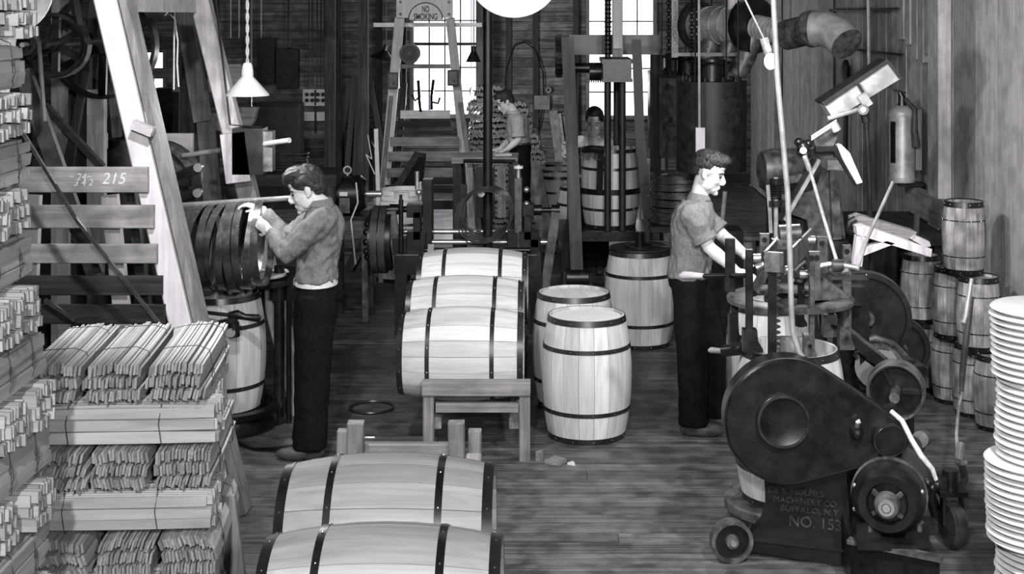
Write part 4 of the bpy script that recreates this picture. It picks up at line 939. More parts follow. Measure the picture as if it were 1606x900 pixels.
for d in (-.12, .12): G().bar((q.x+d, 13.05, .06), (q.x+d, 13.05, q.z+.05), .03, .08).build('bearing_cheek', 'iron', pb)
# plate, pedestal drill and second pulley by barrel C
cC = V((at(1003.5, 0, 11.4).x, 11.4, .766))
ip = thing('iron_plate', cC, 'black iron plate lying on the barrel behind the right worker', 'plate')
G().lathe([(0, 0), (.245, 0), (.25, .01), (.245, .02), (0, .02)], cC, n=40).build('plate_disc', 'iron_dull', ip)
G().cyl(cC+V((.0, 0, .02)), cC+V((0, 0, .14)), .035, n=12).build('knob', 'iron', ip); G().ring(cC+V((0, 0, .024)), (0, 0, 1), .12, .09, .012, 24).build('raised_ring', 'iron', ip)
tag(G().torus(cC+V((.19, .03, .035)), (.1, 0, 1), .12, .008, 28).build('wire_hoop', 'hoop_shiny'), 'thin bright wire hoop lying on the iron plate of the barrel', 'hoop')
bp2 = thing('belt_pedestal', (at(1020, 0, 12.9).x, 12.9, 0), 'dark pulley pedestal at the foot of the twisted belt', 'pulley')
q = at(1022, 400, 13.2); G().cyl((q.x-.1, 13.2, q.z), (q.x+.1, 13.2, q.z), .1, n=20).build('pulley_wheel', 'iron', bp2); G().box((q.x, 13.2, (q.z-.1)/2), (.26, .3, q.z-.1)).build('foot', 'iron', bp2)
# ------------------------------------------------------------------ heating hoods with smoke ducts
hm = thing('heating_hoods', (1.34, 13.8, 0), 'row of three black hanging barrel heater hoods under the smoke duct', 'hood')
for k, Y in enumerate((12.0, 14.0, 15.7)):
    zt = 2.09-.03*k; zb = 1.34-.08*k
    h = G().lathe([(.3, zb), (.3, zt), (.285, zt), (.285, zb)], (1.34, Y, 0), n=40, closed=True).build('hood', 'iron_grey' if k else 'iron_dull', hm)
    G().disc((1.34, Y, zt), (0, 0, 1), .305, .03, 40).build('hood_top', 'iron_dull', h)
    for r in range(10): a = 2*pi*r/10; G().cyl((1.34+.24*cos(a), Y+.24*sin(a), zt), (1.34+.24*cos(a), Y+.24*sin(a), zt+.05), .02, n=8).build('lug', 'iron', h)
    G().cyl((1.34, Y, zt), (1.34, Y, zt+.2), .12, n=20).build('flue_collar', 'iron', h)
    for dx in (-.16, .1, .2): G().cyl((1.34+dx, Y-.22, zt), (1.34+dx, Y-.22, CZ), .008, n=6).build('hanging_rod', 'iron', hm)
    G().torus((1.34, Y, zt+.17), (0, 0, 1), .2, .012, 24).build('lifting_ring', 'iron', hm)
G().bar((1.0, 12, 2.33), (1.75, 12, 2.33), .03, .03).build('cross_bar', 'iron', hm)
c = at(1098, 200, 11.55); tag(G().bar((c.x, 11.55, at(0, 238, 11.55).z), (c.x, 11.55, c.z), .075, .05, up=(0, 1, 0)).build('counterweight', 'white_z'), 'pale wooden block hanging on a rod behind the right worker head', 'weight')
tag(G().cyl((c.x-.005, 11.55, c.z), (c.x-.02, 11.55, CZ), .011, n=6).build('hanging_rod', 'dullsteel'), 'thin rod from which the pale wooden block hangs', 'rod')
# main duct
du = thing('smoke_duct', at(1180, 42, 12.0), 'grey sheet metal smoke duct with branches and open elbow along the right', 'duct')
A, B, C_, D, E, F = at(1098, 40, 12.6), at(1178, 40, 12.0), at(1186, 41, 11.95), at(1240, 55, 11.6), at(1275, 45, 11.3), at(1312, 60, 10.9)
G().tube([A, B], [.165, .165], 28).build('main_pipe', 'dullsteel', du)
for f in (.2, .45, .62, .8): p = A.lerp(B, f); d = (B-A).normalized(); G().cyl(p-d*.012, p+d*.012, .172, n=28).build('seam_ring', 'dullsteel', du)
d = (B-A).normalized(); G().cyl(B-d*.02, B+d*.06, .24, n=32).build('flange', 'iron', du); G().cyl(A-d*.05, A, .22, n=28).build('end_flange', 'iron_dull', du)
G().tube([B+d*.05, C_, D], [.1, .1, .095], 24).build('outlet_pipe', 'dullsteel', du)
for k in range(9): p = B.lerp(D, .15+k*.095); d2 = (D-B).normalized(); G().cyl(p-d2*.005, p+d2*.005, .104, n=24).build('seam_ring', 'dullsteel', du)
G().tube([D+V((-.03, .02, .0)), E], .125, 24).build('elbow_pipe', 'iron_grey', du)
d3 = (E-D).normalized(); G().cyl(E-d3*.03, E+d3*.03, .15, n=28).build('elbow_ring', 'iron_grey', du)
dF = V((.55, -.65, -.5)).normalized()
G().tube([E, E+V((.1, -.06, -.0)), E+V((.17, -.15, -.05)), E+V((.22, -.25, -.12))], [.142, .145, .142, .138], 24, cap=False).build('elbow_bend', 'dullsteel', du)
pf = E+V((.215, -.24, -.115)); G().cyl(pf, pf+V((.05, -.1, -.07))*.12, .134, n=28).build('elbow_cap', 'iron_grey', du)
for x0, y0, Y0, x1, y1, k in ((1120, 62, 12.4, 1098, 112, 0), (1152, 62, 12.2, 1128, 112, 1), (1182, 66, 12.0, 1156, 118, 2)):
    G().tube([at(x0, y0-12, Y0), at((x0+x1)/2, (y0+y1)/2, Y0), at(x1, y1, Y0)], [.085, .085, .075], 18).build('branch_pipe', 'iron_grey', du)
for p in (A.lerp(B, .5), D): G().tube([p+V((0, 0, .1)), (p.x, p.y, CZ)], .008, 5).build('hanging_wire', 'wire', du)
G().cyl(A.lerp(B, .75), A.lerp(B, .75)+V((0, 0, 2)), .09, n=16).build('stack_pipe', 'white_z', du)
# chains
def chain(label, px, Y, z0, z1, r=.022):
    g = G(); x = at(px, 0, Y).x; z = z0; k = 0
    while z < z1:
        ax = (1, .3, 0) if k % 2 else (.3, -1, 0)
        g.torus((x, Y, z), ax, r, .0065, 8, 4); z += r*1.45; k += 1
    o = g.build('hoist_chain', 'iron'); o['kind'] = 'stuff'; return tag(o, label, 'chain')
chain('long hoist chain hanging beside the pale board, left of the hoods', 1049, 12.9, at(0, 92, 12.9).z, 4.0)
chain('second hoist chain in front of the duct end', 1085, 12.2, at(0, 112, 12.2).z, 4.0)
chain('third hoist chain in front of the duct end, farther right', 1094, 12.0, at(0, 112, 12.0).z, 4.0)
a = at(1058, 90, 13.2); tag(G().bar((a.x, 13.2, a.z), (a.x, 13.2, CZ), .06, .05, up=(0, 1, 0)).build('hanging_board', 'white_z'), 'narrow white board hanging behind the long hoist chain', 'board')
# bare bulb on the right
p = at(1208, 96, 8.42); t = thing('bare_bulb', p, 'glaring bare bulb on a wire above the big hoop driver', 'lamp', 'bare bulbs')
G().ell(p, (.036, .036, .05)).build('bulb_glass', 'bulb', t); G().cyl(p+V((-.012, 0, .045)), p+V((-.04, 0, .14)), .026, n=12).build('lamp_socket', 'dullsteel', t)
G().tube([p+V((-.04, 0, .14)), at(1169, 0, 8.42), at(1120, -80, 8.42), V((at(1080, 0, 8.42).x, 8.42, CZ))], .006, 5).build('lamp_wire', 'cord', t)
# coils and crates behind the right worker
tb = thing('low_stand', (at(1062, 0, 12.3).x, 12.3, 0), 'dark low stand under the stack of black hoops behind the right worker', 'stand')
zc = at(0, 348, 12.3).z; G().box((at(1062, 0, 12.3).x, 12.3, zc-.03), (.5, .5, .05)).build('stand_top', 'iron', tb)
for dx, dy in ((-.2, -.2), (.2, -.2), (-.2, .2), (.2, .2)): G().box((at(1062, 0, 12.3).x+dx, 12.3+dy, (zc-.055)/2), (.06, .06, zc-.055)).build('leg', 'iron', tb)
for k in range(12):
    tag(G().ring((at(1062, 0, 12.3).x+random.uniform(-.015, .015), 12.3+random.uniform(-.015, .015), zc+.016+k*.036), (random.uniform(-.03, .03), random.uniform(-.03, .03), 1), .235, .228, .03, 36).build('stacked_hoop', 'hoop_shiny'),
        'black steel hoop in the stack behind the right worker, %s from the bottom' % ordn[k].replace('bottom', 'first'), 'hoop', 'black hoops stacked behind the right worker')
for k, (x, w, lab) in enumerate(((1012, .12, 'white upright board seen between the pillars and the hoods, left one'), (1040, .1, 'white upright board seen under the middle hood'))):
    a = at(x, 248, 14.6+k*.6); tag(G().bar((a.x, 14.6+k*.6, 0), a, w, .03, up=(0, 1, 0)).build('upright_board', 'pale_z'), lab, 'board')
cr = thing('crate', (at(1165, 0, 11.6).x, 11.6, 0), 'rough open crate of boards behind the right worker', 'crate')
zc = at(0, 368, 11.6).z; xc = at(1165, 0, 11.6).x
for k in range(3): G().box((xc, 11.45+k*.15, zc), (.42, .12, .03)).build('crate_board', 'tim_x', cr)
for dx in (-.17, 0, .17): G().box((xc+dx, 11.37, zc/2-.01), (.09, .03, zc-.03)).build('crate_board', 'tim_z', cr)
for dx in (-.17, .17): G().box((xc+dx, 11.8, zc/2-.01), (.06, .06, zc-.03)).build('crate_post', 'tim_z', cr)
a = at(1137, 300, 11.0); tag(G().cyl((at(1131, 0, 11).x, 11.0, at(0, 362, 11).z), a, .018, n=8).build('upright_lever', 'dullsteel'), 'pale upright lever behind the right worker chest', 'lever')
lv = thing('lever_block', (at(1132, 0, 11.05).x, 11.05, 0), 'black iron block that holds the pale upright lever', 'machine')
G().box((at(1132, 0, 11.05).x, 11.05, at(0, 358, 11.05).z/2), (.3, .3, at(0, 358, 11.05).z)).build('block', 'iron', lv)
# dark tool hung on the right wall
q = V((RX-.03, 12.9, at(0, 240, 12.9).z))
Yq = 14.6
tag(G().tube([(RX-.02, Yq, 2.2), (RX-.02, Yq, 2.12), (RX-.02, Yq+.02, 1.7), (RX-.02, Yq+.03, 1.25)], [.02, .05, .03, .03], 8).build('hanging_tool', 'iron'), 'long dark iron tool hanging on the right wall', 'tool')
tag(G().cyl((RX-.06, 13.4, 3.4), (RX-.06, 13.35, 2.1), .02, n=8).build('bell_rod', 'dullsteel'), 'thin pale rod running down the right wall to a ring', 'rod')
tag(G().torus((RX-.06, 13.3, 2.04), (.3, 1, 0), .05, .02, 18).build('pull_ring', 'iron_grey'), 'iron ring at the end of the rod on the right wall', 'ring')
# ------------------------------------------------------------------ crozing machine and tilted chute behind the big machine
cm = thing('stave_machine', (at(1270, 0, 9.9).x, 9.9, 0), 'grey cast iron stave machine with curved frame below the tilted box', 'machine')
Y = 9.9; Pp = lambda x, y, Y=Y: at(x, y, Y)
fr = [Pp(1283, 345), Pp(1291, 316), Pp(1290, 290), Pp(1284, 262), Pp(1302, 262), Pp(1312, 266), Pp(1316, 300), Pp(1320, 345), Pp(1325, 370)]
fr = [Pp(1225, 305), Pp(1255, 303), Pp(1274, 299), Pp(1284, 285), Pp(1289, 266), Pp(1303, 266), Pp(1315, 268), Pp(1320, 320), Pp(1326, 375), Pp(1270, 375), Pp(1266, 345), Pp(1225, 330)]
G().prism(fr, (0, .22, 0)).build('frame', 'iron_grey', cm)
G().bar(Pp(1307, 266, 9.86), Pp(1312, 375, 9.86), .06, .05, up=(0, 1, 0)).build('rib', 'iron_grey', cm)
G().box((Pp(1295, 0).x, Y+.1, Pp(0, 376).z/2), (.3, .3, Pp(0, 376).z)).build('column', 'iron_dull', cm)
G().box((Pp(1310, 0).x, Y+.05, Pp(0, 258).z), (.13, .2, .07)).build('bearing_block', 'dullsteel', cm)
G().lathe([(0, -.2), (.13, -.2), (.15, -.12), (.15, .12), (.13, .2), (0, .2)], Pp(1236, 265, 10.2), (1, .15, 0), 24).build('motor_case', 'iron_grey', cm)
G().box((Pp(1238, 0, 10.2).x, 10.2, Pp(0, 291, 10.2).z), (.4, .3, .05)).build('motor_bed', 'iron', cm); G().box((Pp(1238, 0, 10.2).x, 10.2, Pp(0, 300, 10.2).z/2), (.3, .25, Pp(0, 292, 10.2).z)).build('motor_post', 'iron_dull', cm)
G().bar(Pp(1228, 283, 9.8), Pp(1268, 276, 9.8), .06, .05).build('bracket', 'iron_grey', cm)
G().bar(Pp(1222, 345, 9.75), Pp(1278, 250, 9.75), .04, .05, up=(0, 1, 0)).build('link_bar', 'iron', cm); G().bar(Pp(1230, 345, 9.72), Pp(1285, 250, 9.72), .025, .04, up=(0, 1, 0)).build('link_bar', 'dullsteel', cm)
# spring rod at left
G().cyl(Pp(1217, 278, 9.6), Pp(1217, 380, 9.6), .016, n=8).build('spring_rod', 'dullsteel', cm)
g = G(); p0 = Pp(1217, 312, 9.6)
g.tube([p0+V((.034*cos(k*.8), .034*sin(k*.8), k*.0022)) for k in range(62)], .009, 5); g.build('coil_spring', 'iron', cm)
for py in (283, 318): G().cyl(Pp(1217, py-3, 9.6), Pp(1217, py+5, 9.6), .045, n=12).build('spring_seat', 'iron', cm)
G().bar(Pp(1205, 319, 9.6), Pp(1235, 319, 9.6), .05, .04).build('spring_arm', 'iron', cm); G().tube([Pp(1204, 290, 9.6), Pp(1207, 330, 9.6), Pp(1209, 365, 9.6)], .014, 6).build('valve_stem', 'dullsteel', cm)
# tilt head and chute box
cb = thing('tilted_chute', Pp(1362, 430, 9.3)*1, 'tilted grey sheet metal box on a slim stand by the right wall', 'chute')
cb.location.z = 0; W[cb.name] = V((cb.location.x, cb.location.y, 0))
Yc = 9.3; q = lambda x, y, Y=Yc: at(x, y, Y)
G().prism([q(1291, 162), q(1391, 96), q(1413, 123), q(1308, 187)], (0, .2, 0)).build('box_side', 'dullsteel', cb)
G().prism([q(1288, 161, 9.28), q(1391, 93, 9.28), q(1396, 97, 9.28), q(1295, 166, 9.28)], (0, .26, 0)).build('box_rim', 'iron_dull', cb)
G().bar(q(1345, 131, 9.28), q(1358, 152, 9.28), .012, .02).build('seam', 'iron_dull', cb); G().bar(q(1394, 98, 9.28), q(1412, 122, 9.28), .02, .02).build('end_flange', 'iron_dull', cb)
G().bar(q(1350, 148, 9.26), q(1362, 166, 9.26), .06, .05, up=(0, 1, 0)).build('clamp_bracket', 'dullsteel', cb)
G().cyl(q(1354, 172, 9.2), q(1354, 172, 9.34), .035, n=16).build('clamp_knob', 'iron_grey', cb); G().cyl(q(1354, 172, 9.19), q(1354, 172, 9.2), .018, n=12).build('clamp_screw', 'steel', cb)
G().tube([q(1356, 176), q(1359, 192)], .03, 10).build('pole_socket', 'iron', cb); G().tube([q(1359, 190), q(1364, 300), q(1366, 430), V((q(1367, 0).x, Yc, 0))], .016, 10).build('stand_pole', 'iron', cb)
G().lathe([(0, 0), (.16, 0), (.15, .03), (.03, .06), (0, .06)], (q(1367, 0).x, Yc, 0), n=20).build('stand_foot', 'iron', cb)
G().prism([q(1274, 215), q(1296, 205), q(1309, 190), q(1316, 194), q(1312, 218), q(1306, 232), q(1282, 235)], (0, .14, 0)).build('trough_side', 'iron_grey', cb)
for k in range(3): G().cyl(q(1272, 214+k*3, 9.2), q(1312, 188+k*3, 9.2), .005, n=6).build('slide_rod', 'dullsteel', cb)
G().tube([q(1306, 192, 9.2), q(1313, 205, 9.2)], .03, 10).build('trough_clip', 'dullsteel', cb)
G().cyl(q(1298, 186), q(1345, 172), .016, n=8).build('joint_arm', 'dullsteel', cb)
G().bar(q(1278, 234), q(1318, 232), .05, .035).build('trough_base', 'iron', cb); G().bar(q(1272, 240, 9.35), q(1320, 236, 9.35), .03, .05).build('trough_base', 'iron', cb)
for dx, dy, r in ((0, 0, .045), (-.03, .03, .03), (.035, .02, .03), (.02, -.05, .035), (-.02, -.04, .025)): G().ball(q(1260, 230, 9.2)+V((dx, 0, dy)), r, 10).build('valve_body', 'iron', cb)
G().cyl(q(1260, 236, 9.12), q(1260, 236, 9.2), .022, n=14).build('valve_face', 'steel', cb); G().bar(q(1253, 246, 9.2), q(1275, 241, 9.2), .025, .03).build('valve_lever', 'iron', cb)
G().prism([q(1313, 228, 9.25), q(1319, 226, 9.25), q(1333, 240, 9.25), q(1353, 286, 9.25), q(1344, 289, 9.25), q(1322, 250, 9.25)], (0, .1, 0)).build('white_flap', 'white_z', cb)
G().bar(q(1310, 232, 9.32), q(1345, 287, 9.32), .05, .08, up=(0, 1, 0)).build('flap_arm', 'iron', cb)
G().tube([q(1262, 245, 9.1), q(1270, 268, 9.05)], .018, 8).build('rod_socket', 'steel', cb)
rd_ = tag(G().tube([q(1267, 255, 9.1), q(1290, 335, 8.5), q(1312, 408, 7.95)], .011, 8).build('sloping_rod', 'dullsteel'), 'pale sloping rod from the valve under the tilted box down to the big hoop driver', 'rod')
tag(G().tube([at(1400, 286, 9.0), at(1360, 375, 8.6), at(1328, 475, 8.1), at(1320, 510, 8.0)], .011, 8).build('sloping_rod', 'dullsteel'), 'long thin rod sloping from under the extinguisher down across the white bracket', 'rod')
# extinguisher
Ye = 11.55; e0 = at(1421, 285, Ye); e0.x = RX-.19
ex = thing('fire_extinguisher', (e0.x, Ye, e0.z), 'grey metal fire extinguisher hanging on the right wall', 'fire extinguisher')
X0, Z0_ = e0.x, e0.z
G().lathe([(0, 0), (.105, 0), (.108, .02), (.105, .035), (.105, .56), (.098, .59), (.07, .615), (.035, .63), (0, .63)], (X0, Ye, Z0_), n=32).build('cylinder', 'dullsteel', ex)
for z in (.03, .55): G().ring((X0, Ye, Z0_+z), (0, 0, 1), .112, .1, .022, 32).build('band', 'dullsteel', ex)
G().tube([(X0, Ye, Z0_+.62), (X0+.0, Ye, Z0_+.7), (X0-.02, Ye, Z0_+.74)], [.04, .03, .02], 12).build('valve', 'iron', ex); G().bar((X0-.08, Ye, Z0_+.76), (X0+.03, Ye, Z0_+.73), .03, .02).build('valve_handle', 'iron', ex)
G().tube([(X0+.02, Ye-.03, Z0_+.68), (X0+.08, Ye-.1, Z0_+.6), (X0+.07, Ye-.12, Z0_+.45), (X0+.09, Ye-.1, Z0_+.3)], [.02, .022, .03, .035], 10).build('hose', 'rubber', ex)
G().add([(X0-.105*cos(a), Ye-.107*sin(a), Z0_+z) for z in (.16, .5) for a in [R(v) for v in (10, 22, 34, 46)]], [(i, i+1, i+5, i+4) for i in range(3)]).build('label_plate', 'iron', ex)
G().box((RX-.065, Ye, Z0_+.35), (.05, .1, .5)).build('wall_bracket', 'tim_z', ex); G().bar((X0-.03, Ye, Z0_-.02), (RX-.01, Ye, Z0_-.02), .1, .03).build('shelf_bracket', 'iron', ex)
# white bracket trough on a dark bench by the wall
Yb_ = 9.05; q = lambda x, y, Y=Yb_: at(x, y, Y)
wbk = thing('wooden_bracket', (q(1350, 0).x, Yb_, 0), 'white painted wooden bracket with sloping top board by the kegs', 'bracket')
G().prism([q(1343, 355), q(1353, 353), q(1462, 391), q(1460, 403), q(1344, 368)], (0, .1, 0)).build('sloping_board', 'white_z', wbk)
G().prism([q(1344, 370), q(1358, 371), q(1352, 418), q(1338, 418)], (0, .08, 0)).build('upright', 'white_z', wbk)
G().prism([q(1357, 388), q(1391, 378), q(1404, 382), q(1352, 402)], (0, .08, 0)).build('brace', 'white_z', wbk)
G().bar(q(1346, 417, 9.1), V((q(1346, 0, 9.1).x, 9.1, 0)), .07, .07).build('leg', 'dark_z', wbk)
G().prism([q(1338, 343, 9.2), q(1350, 338, 9.2), q(1438, 364, 9.2), q(1434, 374, 9.2), q(1420, 376, 9.2), q(1340, 356, 9.2)], (0, .16, 0)).build('curved_block', 'tim_x', wbk)
G().prism([q(1432, 377, 9.08), q(1440, 371, 9.08), q(1458, 379, 9.08), q(1460, 386, 9.08), q(1452, 388, 9.08)], (0, .1, 0)).build('end_block', 'pale_x', wbk)
G().tube([q(1342, 343, 9.15), q(1333, 348, 9.15), q(1330, 360, 9.15), q(1336, 366, 9.15)], .022, 8).build('dark_hook', 'iron', wbk)
G().bar(q(1438, 335, 9.3), q(1436, 378, 9.3), .03, .03).build('peg', 'dark_z', wbk)
sh = thing('wall_shelf', (2.6, 11.1, 0), 'dark low workbench along the right wall below the extinguisher', 'bench')
zs_ = at(0, 360, 11.1).z
G().box((2.62, 11.2, zs_), (.75, 1.3, .08)).build('bench_top', 'dark_y', sh); G().box((2.98, 11.2, zs_+.17), (.05, 1.3, .22)).build('back_board', 'tim_y', sh)
for dx in (-.3, .3):
    for dy in (-.55, .55): G().box((2.62+dx, 11.2+dy, zs_/2-.02), (.09, .09, zs_-.04)).build('leg', 'dark_z', sh)
G().box((2.32, 11.2, zs_*.5), (.05, 1.1, zs_*.7)).build('front_board', 'dark_y', sh)
# ------------------------------------------------------------------ the big hoop driving machine in the right foreground
def text_mesh(body, size, depth, mat, rotz=0, width=None, align='LEFT', offset=0):
    cu = bpy.data.curves.new('c', 'FONT'); cu.body = body; cu.size = size; cu.extrude = depth; cu.align_x = align; cu.offset = offset
    o = bpy.data.objects.new('t', cu); COL.objects.link(o); bpy.context.view_layer.update()
    me = bpy.data.meshes.new_from_object(o.evaluated_get(bpy.context.evaluated_depsgraph_get())); bpy.data.objects.remove(o)
    if width:
        xs = [v.co.x for v in me.vertices]; me.transform(Matrix.Diagonal((width/(max(xs)-min(xs)), 1, 1, 1)))
    me.transform(Matrix.Rotation(rotz, 4, 'Z') @ Matrix.Rotation(pi/2, 4, 'X')); me.materials.clear(); me.materials.append(M[mat]); return me
def driver():
    q = at
    t = thing('hoop_driver', (q(1239, 0, 7.0).x, 7.0, 0), 'big black cast iron barrel hoop driving machine on wheels in the right foreground', 'machine')
    ex, ey = q(1239, 0, 7.2).x, 7.2
    # teardrop belt guard
    yg = 6.62; k = yg/FP
    c0 = q(1234, 660, yg); r0 = 98*k; c1 = q(1391, 687, yg); r1 = 33*k
    d = V((c1.x-c0.x, 0, c1.z-c0.z)); L = d.length; base = math.atan2(d.z, d.x); al = math.acos((r0-r1)/L)
    out = [V((c0.x+r0*cos(a), yg, c0.z+r0*sin(a))) for a in [base+al+(2*pi-2*al)*i/36 for i in range(37)]]
    out += [V((c1.x+r1*cos(a), yg, c1.z+r1*sin(a))) for a in [base-al+2*al*i/12 for i in range(13)]]
    ctr = (c0+c1)/2; n = len(out)
    inn = [p+(ctr-p).normalized()*.012+V((0, -.012, 0)) for p in out]
    g = G(); bk = [p+V((0, .13, 0)) for p in out]
    g.add(inn+out+bk, [tuple(range(n))]+[(i, (i+1) % n, n+(i+1) % n, n+i) for i in range(n)]+[(n+i, n+(i+1) % n, 2*n+(i+1) % n, 2*n+i) for i in range(n)]+[tuple(range(3*n-1, 2*n-1, -1))])
    gd = g.build('belt_guard', 'iron', t, 25)
    G().tube(out+[out[0]], .004, 6).build('guard_highlight', 'iron_dull', gd)  # paler iron along the outline paints in the rim highlight
    G().tube([p+V((0, .125, 0)) for p in out[4:26]], .005, 6).build('back_edge', 'dullsteel', gd) if 0 else None
    cc = q(1228, 660, yg-.02); G().lathe([(0, -.012), (.105, -.012), (.118, -.02), (.126, -.012), (.128, .02), (0, .02)], cc, (0, 1, 0), 48).build('hub_cover', 'iron', gd)
    G().ring(cc+V((0, -.012, 0)), (0, 1, 0), .124, .112, .018, 48).build('cover_ring', 'iron_dull', gd)
    cc = q(1393, 687, yg-.03); G().lathe([(0, -.04), (.066, -.04), (.076, -.03), (.078, .03), (0, .03)], cc, (0, 1, 0), 32).build('pinion_cap', 'iron', gd)
    G().ring(cc+V((0, -.032, 0)), (0, 1, 0), .077, .07, .012, 32).build('cap_ring', 'iron_dull', gd)
    cc = q(1344, 679, yg-.03); G().lathe([(0, -.04), (.02, -.035), (.03, -.01), (.034, .02), (0, .02)], cc, (0, 1, 0), 20).build('grease_cap', 'iron', gd)
    G().tube([cc+V((0, -.0, .028)), cc+V((0, -.015, .055)), cc+V((.012, -.015, .06))], .012, 8).build('grease_nipple', 'steel', gd)
    # pedestal and base, turned a little
    A = lambda x, y, f: q(x, y, 6.90-.11*f)
    poly = [A(1199, 735, 0), A(1200, 790, 0), A(1192, 812, 0), A(1174, 834, -.1), A(1180, 866, -.1), A(1332, 890, 1), A(1332, 800, 1), A(1326, 728, 1)]
    poly = [p for p in poly]
    pe = G().prism(poly, (.12, .42, 0)).build('pedestal', 'iron', t, 20)
    G().bar(A(1176, 838, -.12)+V((-.02, -.03, 0)), A(1332, 858, 1.0)+V((.0, -.03, 0)), .06, .012).build('base_flange', 'iron', t)
    u = (A(1326, 800, 1)-A(1200, 800, 0)); u.z = 0; rz = math.atan2(u.y, u.x); nrm = V((u.y, -u.x, 0)).normalized()
    for body, x0, x1, y_, f0, h in (('E.& B. HOLMES', 1204, 1292, 770, .03, 9.5), ('MACHINERY CO', 1213, 1312, 785, .1, 10), ('BUFFALO, N.Y.', 1223, 1318, 799, .18, 9.5), ('NO. 153', 1237, 1318, 823, .3, 18)):
        f1 = f0+(x1-x0)/126; pa = A(x0, y_, f0)
        me = text_mesh(body, h*1.35*6.75/FP, .006, 'letter', rz, (x1-x0)*6.7/FP)
        o = bpy.data.objects.new('cast_lettering', me); COL.objects.link(o); o.parent = pe; f_ = (x0-1200)/126; pp = A(x0, y_, f_); o.location = pp+nrm*.006-W[pe.name]; o['kind'] = 'stuff'; W[o.name] = W[pe.name]
    # round bed under the barrel
    G().lathe([(0, .2), (.325, .2), (.335, .19), (.335, .15), (.30, .14), (.33, .07), (.34, .04), (0, .04)], (ex, ey, 0), n=44).build('barrel_bed', 'iron_grey', t)
    G().box((ex+.2, ey+.1, .12), (.7, .5, .14)).build('bed_frame', 'iron', t)
    # wheels
    def wheel_(c, ax, r, w, nm, mat='iron_grey'):
        a = V(ax).normalized(); p = G().ring(c, ax, r, r-.018, w, 36).build(nm, mat, t)
        G().cyl(V(c)-a*w*.1, V(c)+a*w*.3, r-.012, n=32).build('wheel_web', 'iron', p); G().lathe([(0, -w*.6), (.03, -w*.6), (.034, -w*.3), (.034, w*.5), (0, w*.5)], c, ax, 18).build('wheel_hub', 'iron_grey', p)
        G().cyl(V(c)-a*w*.85, V(c), .014, n=10).build('axle_nut', 'steel', p)
    wheel_(V((q(1147, 0, 6.85).x, 6.85, .103)), (-.1, .98, 0), .103, .06, 'wheel')
    G().cyl((q(1147, 0, 6.85).x, 6.88, .103), (q(1190, 0, 7).x, 7.1, .103), .02).build('axle', 'iron', t)
    wc = V((q(1494, 0, 7.03).x, 7.03, .118)); G().lathe([(0, -.035), (.1, -.035), (.116, -.02), (.118, 0), (.116, .02), (.1, .035), (0, .035)], wc, (1, .2, 0), 32).build('caster_wheel', 'hoop_shiny', t)
    for dx in (-.05, .05): G().bar(wc+V((dx, .0, 0)), wc+V((dx*.9, .02, .15)), .012, .06).build('caster_fork', 'iron', t)
    G().box(wc+V((0, .02, .155)), (.14, .1, .025)).build('caster_plate', 'iron', t)
    G().tube([wc+V((-.06, .08, .02)), wc+V((-.1, .05, .14)), wc+V((-.05, .05, .21)), wc+V((.02, .05, .2))], .03, 10).build('caster_arm', 'iron', t)
    G().cyl(wc+V((0, .04, .16)), wc+V((0, .04, .26)), .04, n=14).build('swivel', 'iron', t)
    G().bar(wc+V((-.42, .1, .2)), wc+V((0, .06, .2)), .1, .06).build('outrigger', 'iron', t)
    # motor base and motor
    mb = [q(1329, 849, 6.5), q(1468, 868, 6.3)]
    zt = .25; x0, x1 = q(1331, 0, 6.5).x, q(1468, 0, 6.3).x
    G().prism([V((x0, 6.46, .02)), V((x1, 6.24, .02)), V((x1+.05, 6.95, .02)), V((x0+.05, 7.05, .02))], (0, 0, zt-.02)).build('motor_base', 'iron', t)
    G().bar(V((x0-.01, 6.46, zt)), V((x1+.01, 6.24, zt)), .05, .02).build('base_lip', 'iron_grey', t)
    mc = V((q(1392, 0, 6.42).x, 6.42, q(0, 788, 6.42).z)); ax = V((.3, .954, 0))
    G().lathe([(.03, .0), (.085, .0), (.095, -.022), (.13, -.024), (.155, .005), (.168, .05), (.168, .1), (.16, .105), (.16, .12), (.17, .125), (.17, .36), (.14, .41), (0, .42)], mc, ax, 44).build('motor_case', 'iron', t, 30)
    G().ring(mc+ax*.112, ax, .176, .15, .016, 44).build('case_seam', 'iron_grey', t)
    G().lathe([(0, -.05), (.05, -.05), (.058, -.04), (.06, .0), (0, 0)], mc+ax*-.02, ax, 28).build('bearing_cap', 'iron_grey', t)
    G().ring(mc-ax*.075, ax, .036, .022, .02, 24).build('shaft_collar', 'steel', t); G().cyl(mc-ax*.085, mc-ax*.03, .018, n=16).build('motor_shaft', 'dullsteel', t)
    for a_ in (40, 140, 220, 320):
        v_ = V((cos(R(a_))*ax.y, -cos(R(a_))*ax.x, sin(R(a_)))); G().bar(mc-ax*.03+v_*.05, mc-ax*.012+v_*.085, .012, .02).build('bell_rib', 'iron_grey', t)
    for a_ in (20, 160, 200): v_ = V((cos(R(a_))*ax.y, -cos(R(a_))*ax.x, sin(R(a_)))); G().ball(mc+ax*.03+v_*.16, .012, 8).build('case_bolt', 'steel', t)
    for sx in (-.085, .14):
        b = mc+V((sx, .0, 0)); G().box((b.x, b.y+.06, (zt+.02+.06/2)), (.11, .1, .07)).build('motor_foot', 'iron', t); G().cyl((b.x+.01, b.y+.03, zt+.05), (b.x+.01, b.y+.03, zt+.09), .026, n=6).build('foot_nut', 'iron_grey', t)
    G().bar((mc.x-.15, mc.y+.0, zt+.015), (mc.x+.17, mc.y-.02, zt+.015), .16, .03).build('slide_rail', 'iron', t)
    # ring table above the barrel
    zr = 1.215
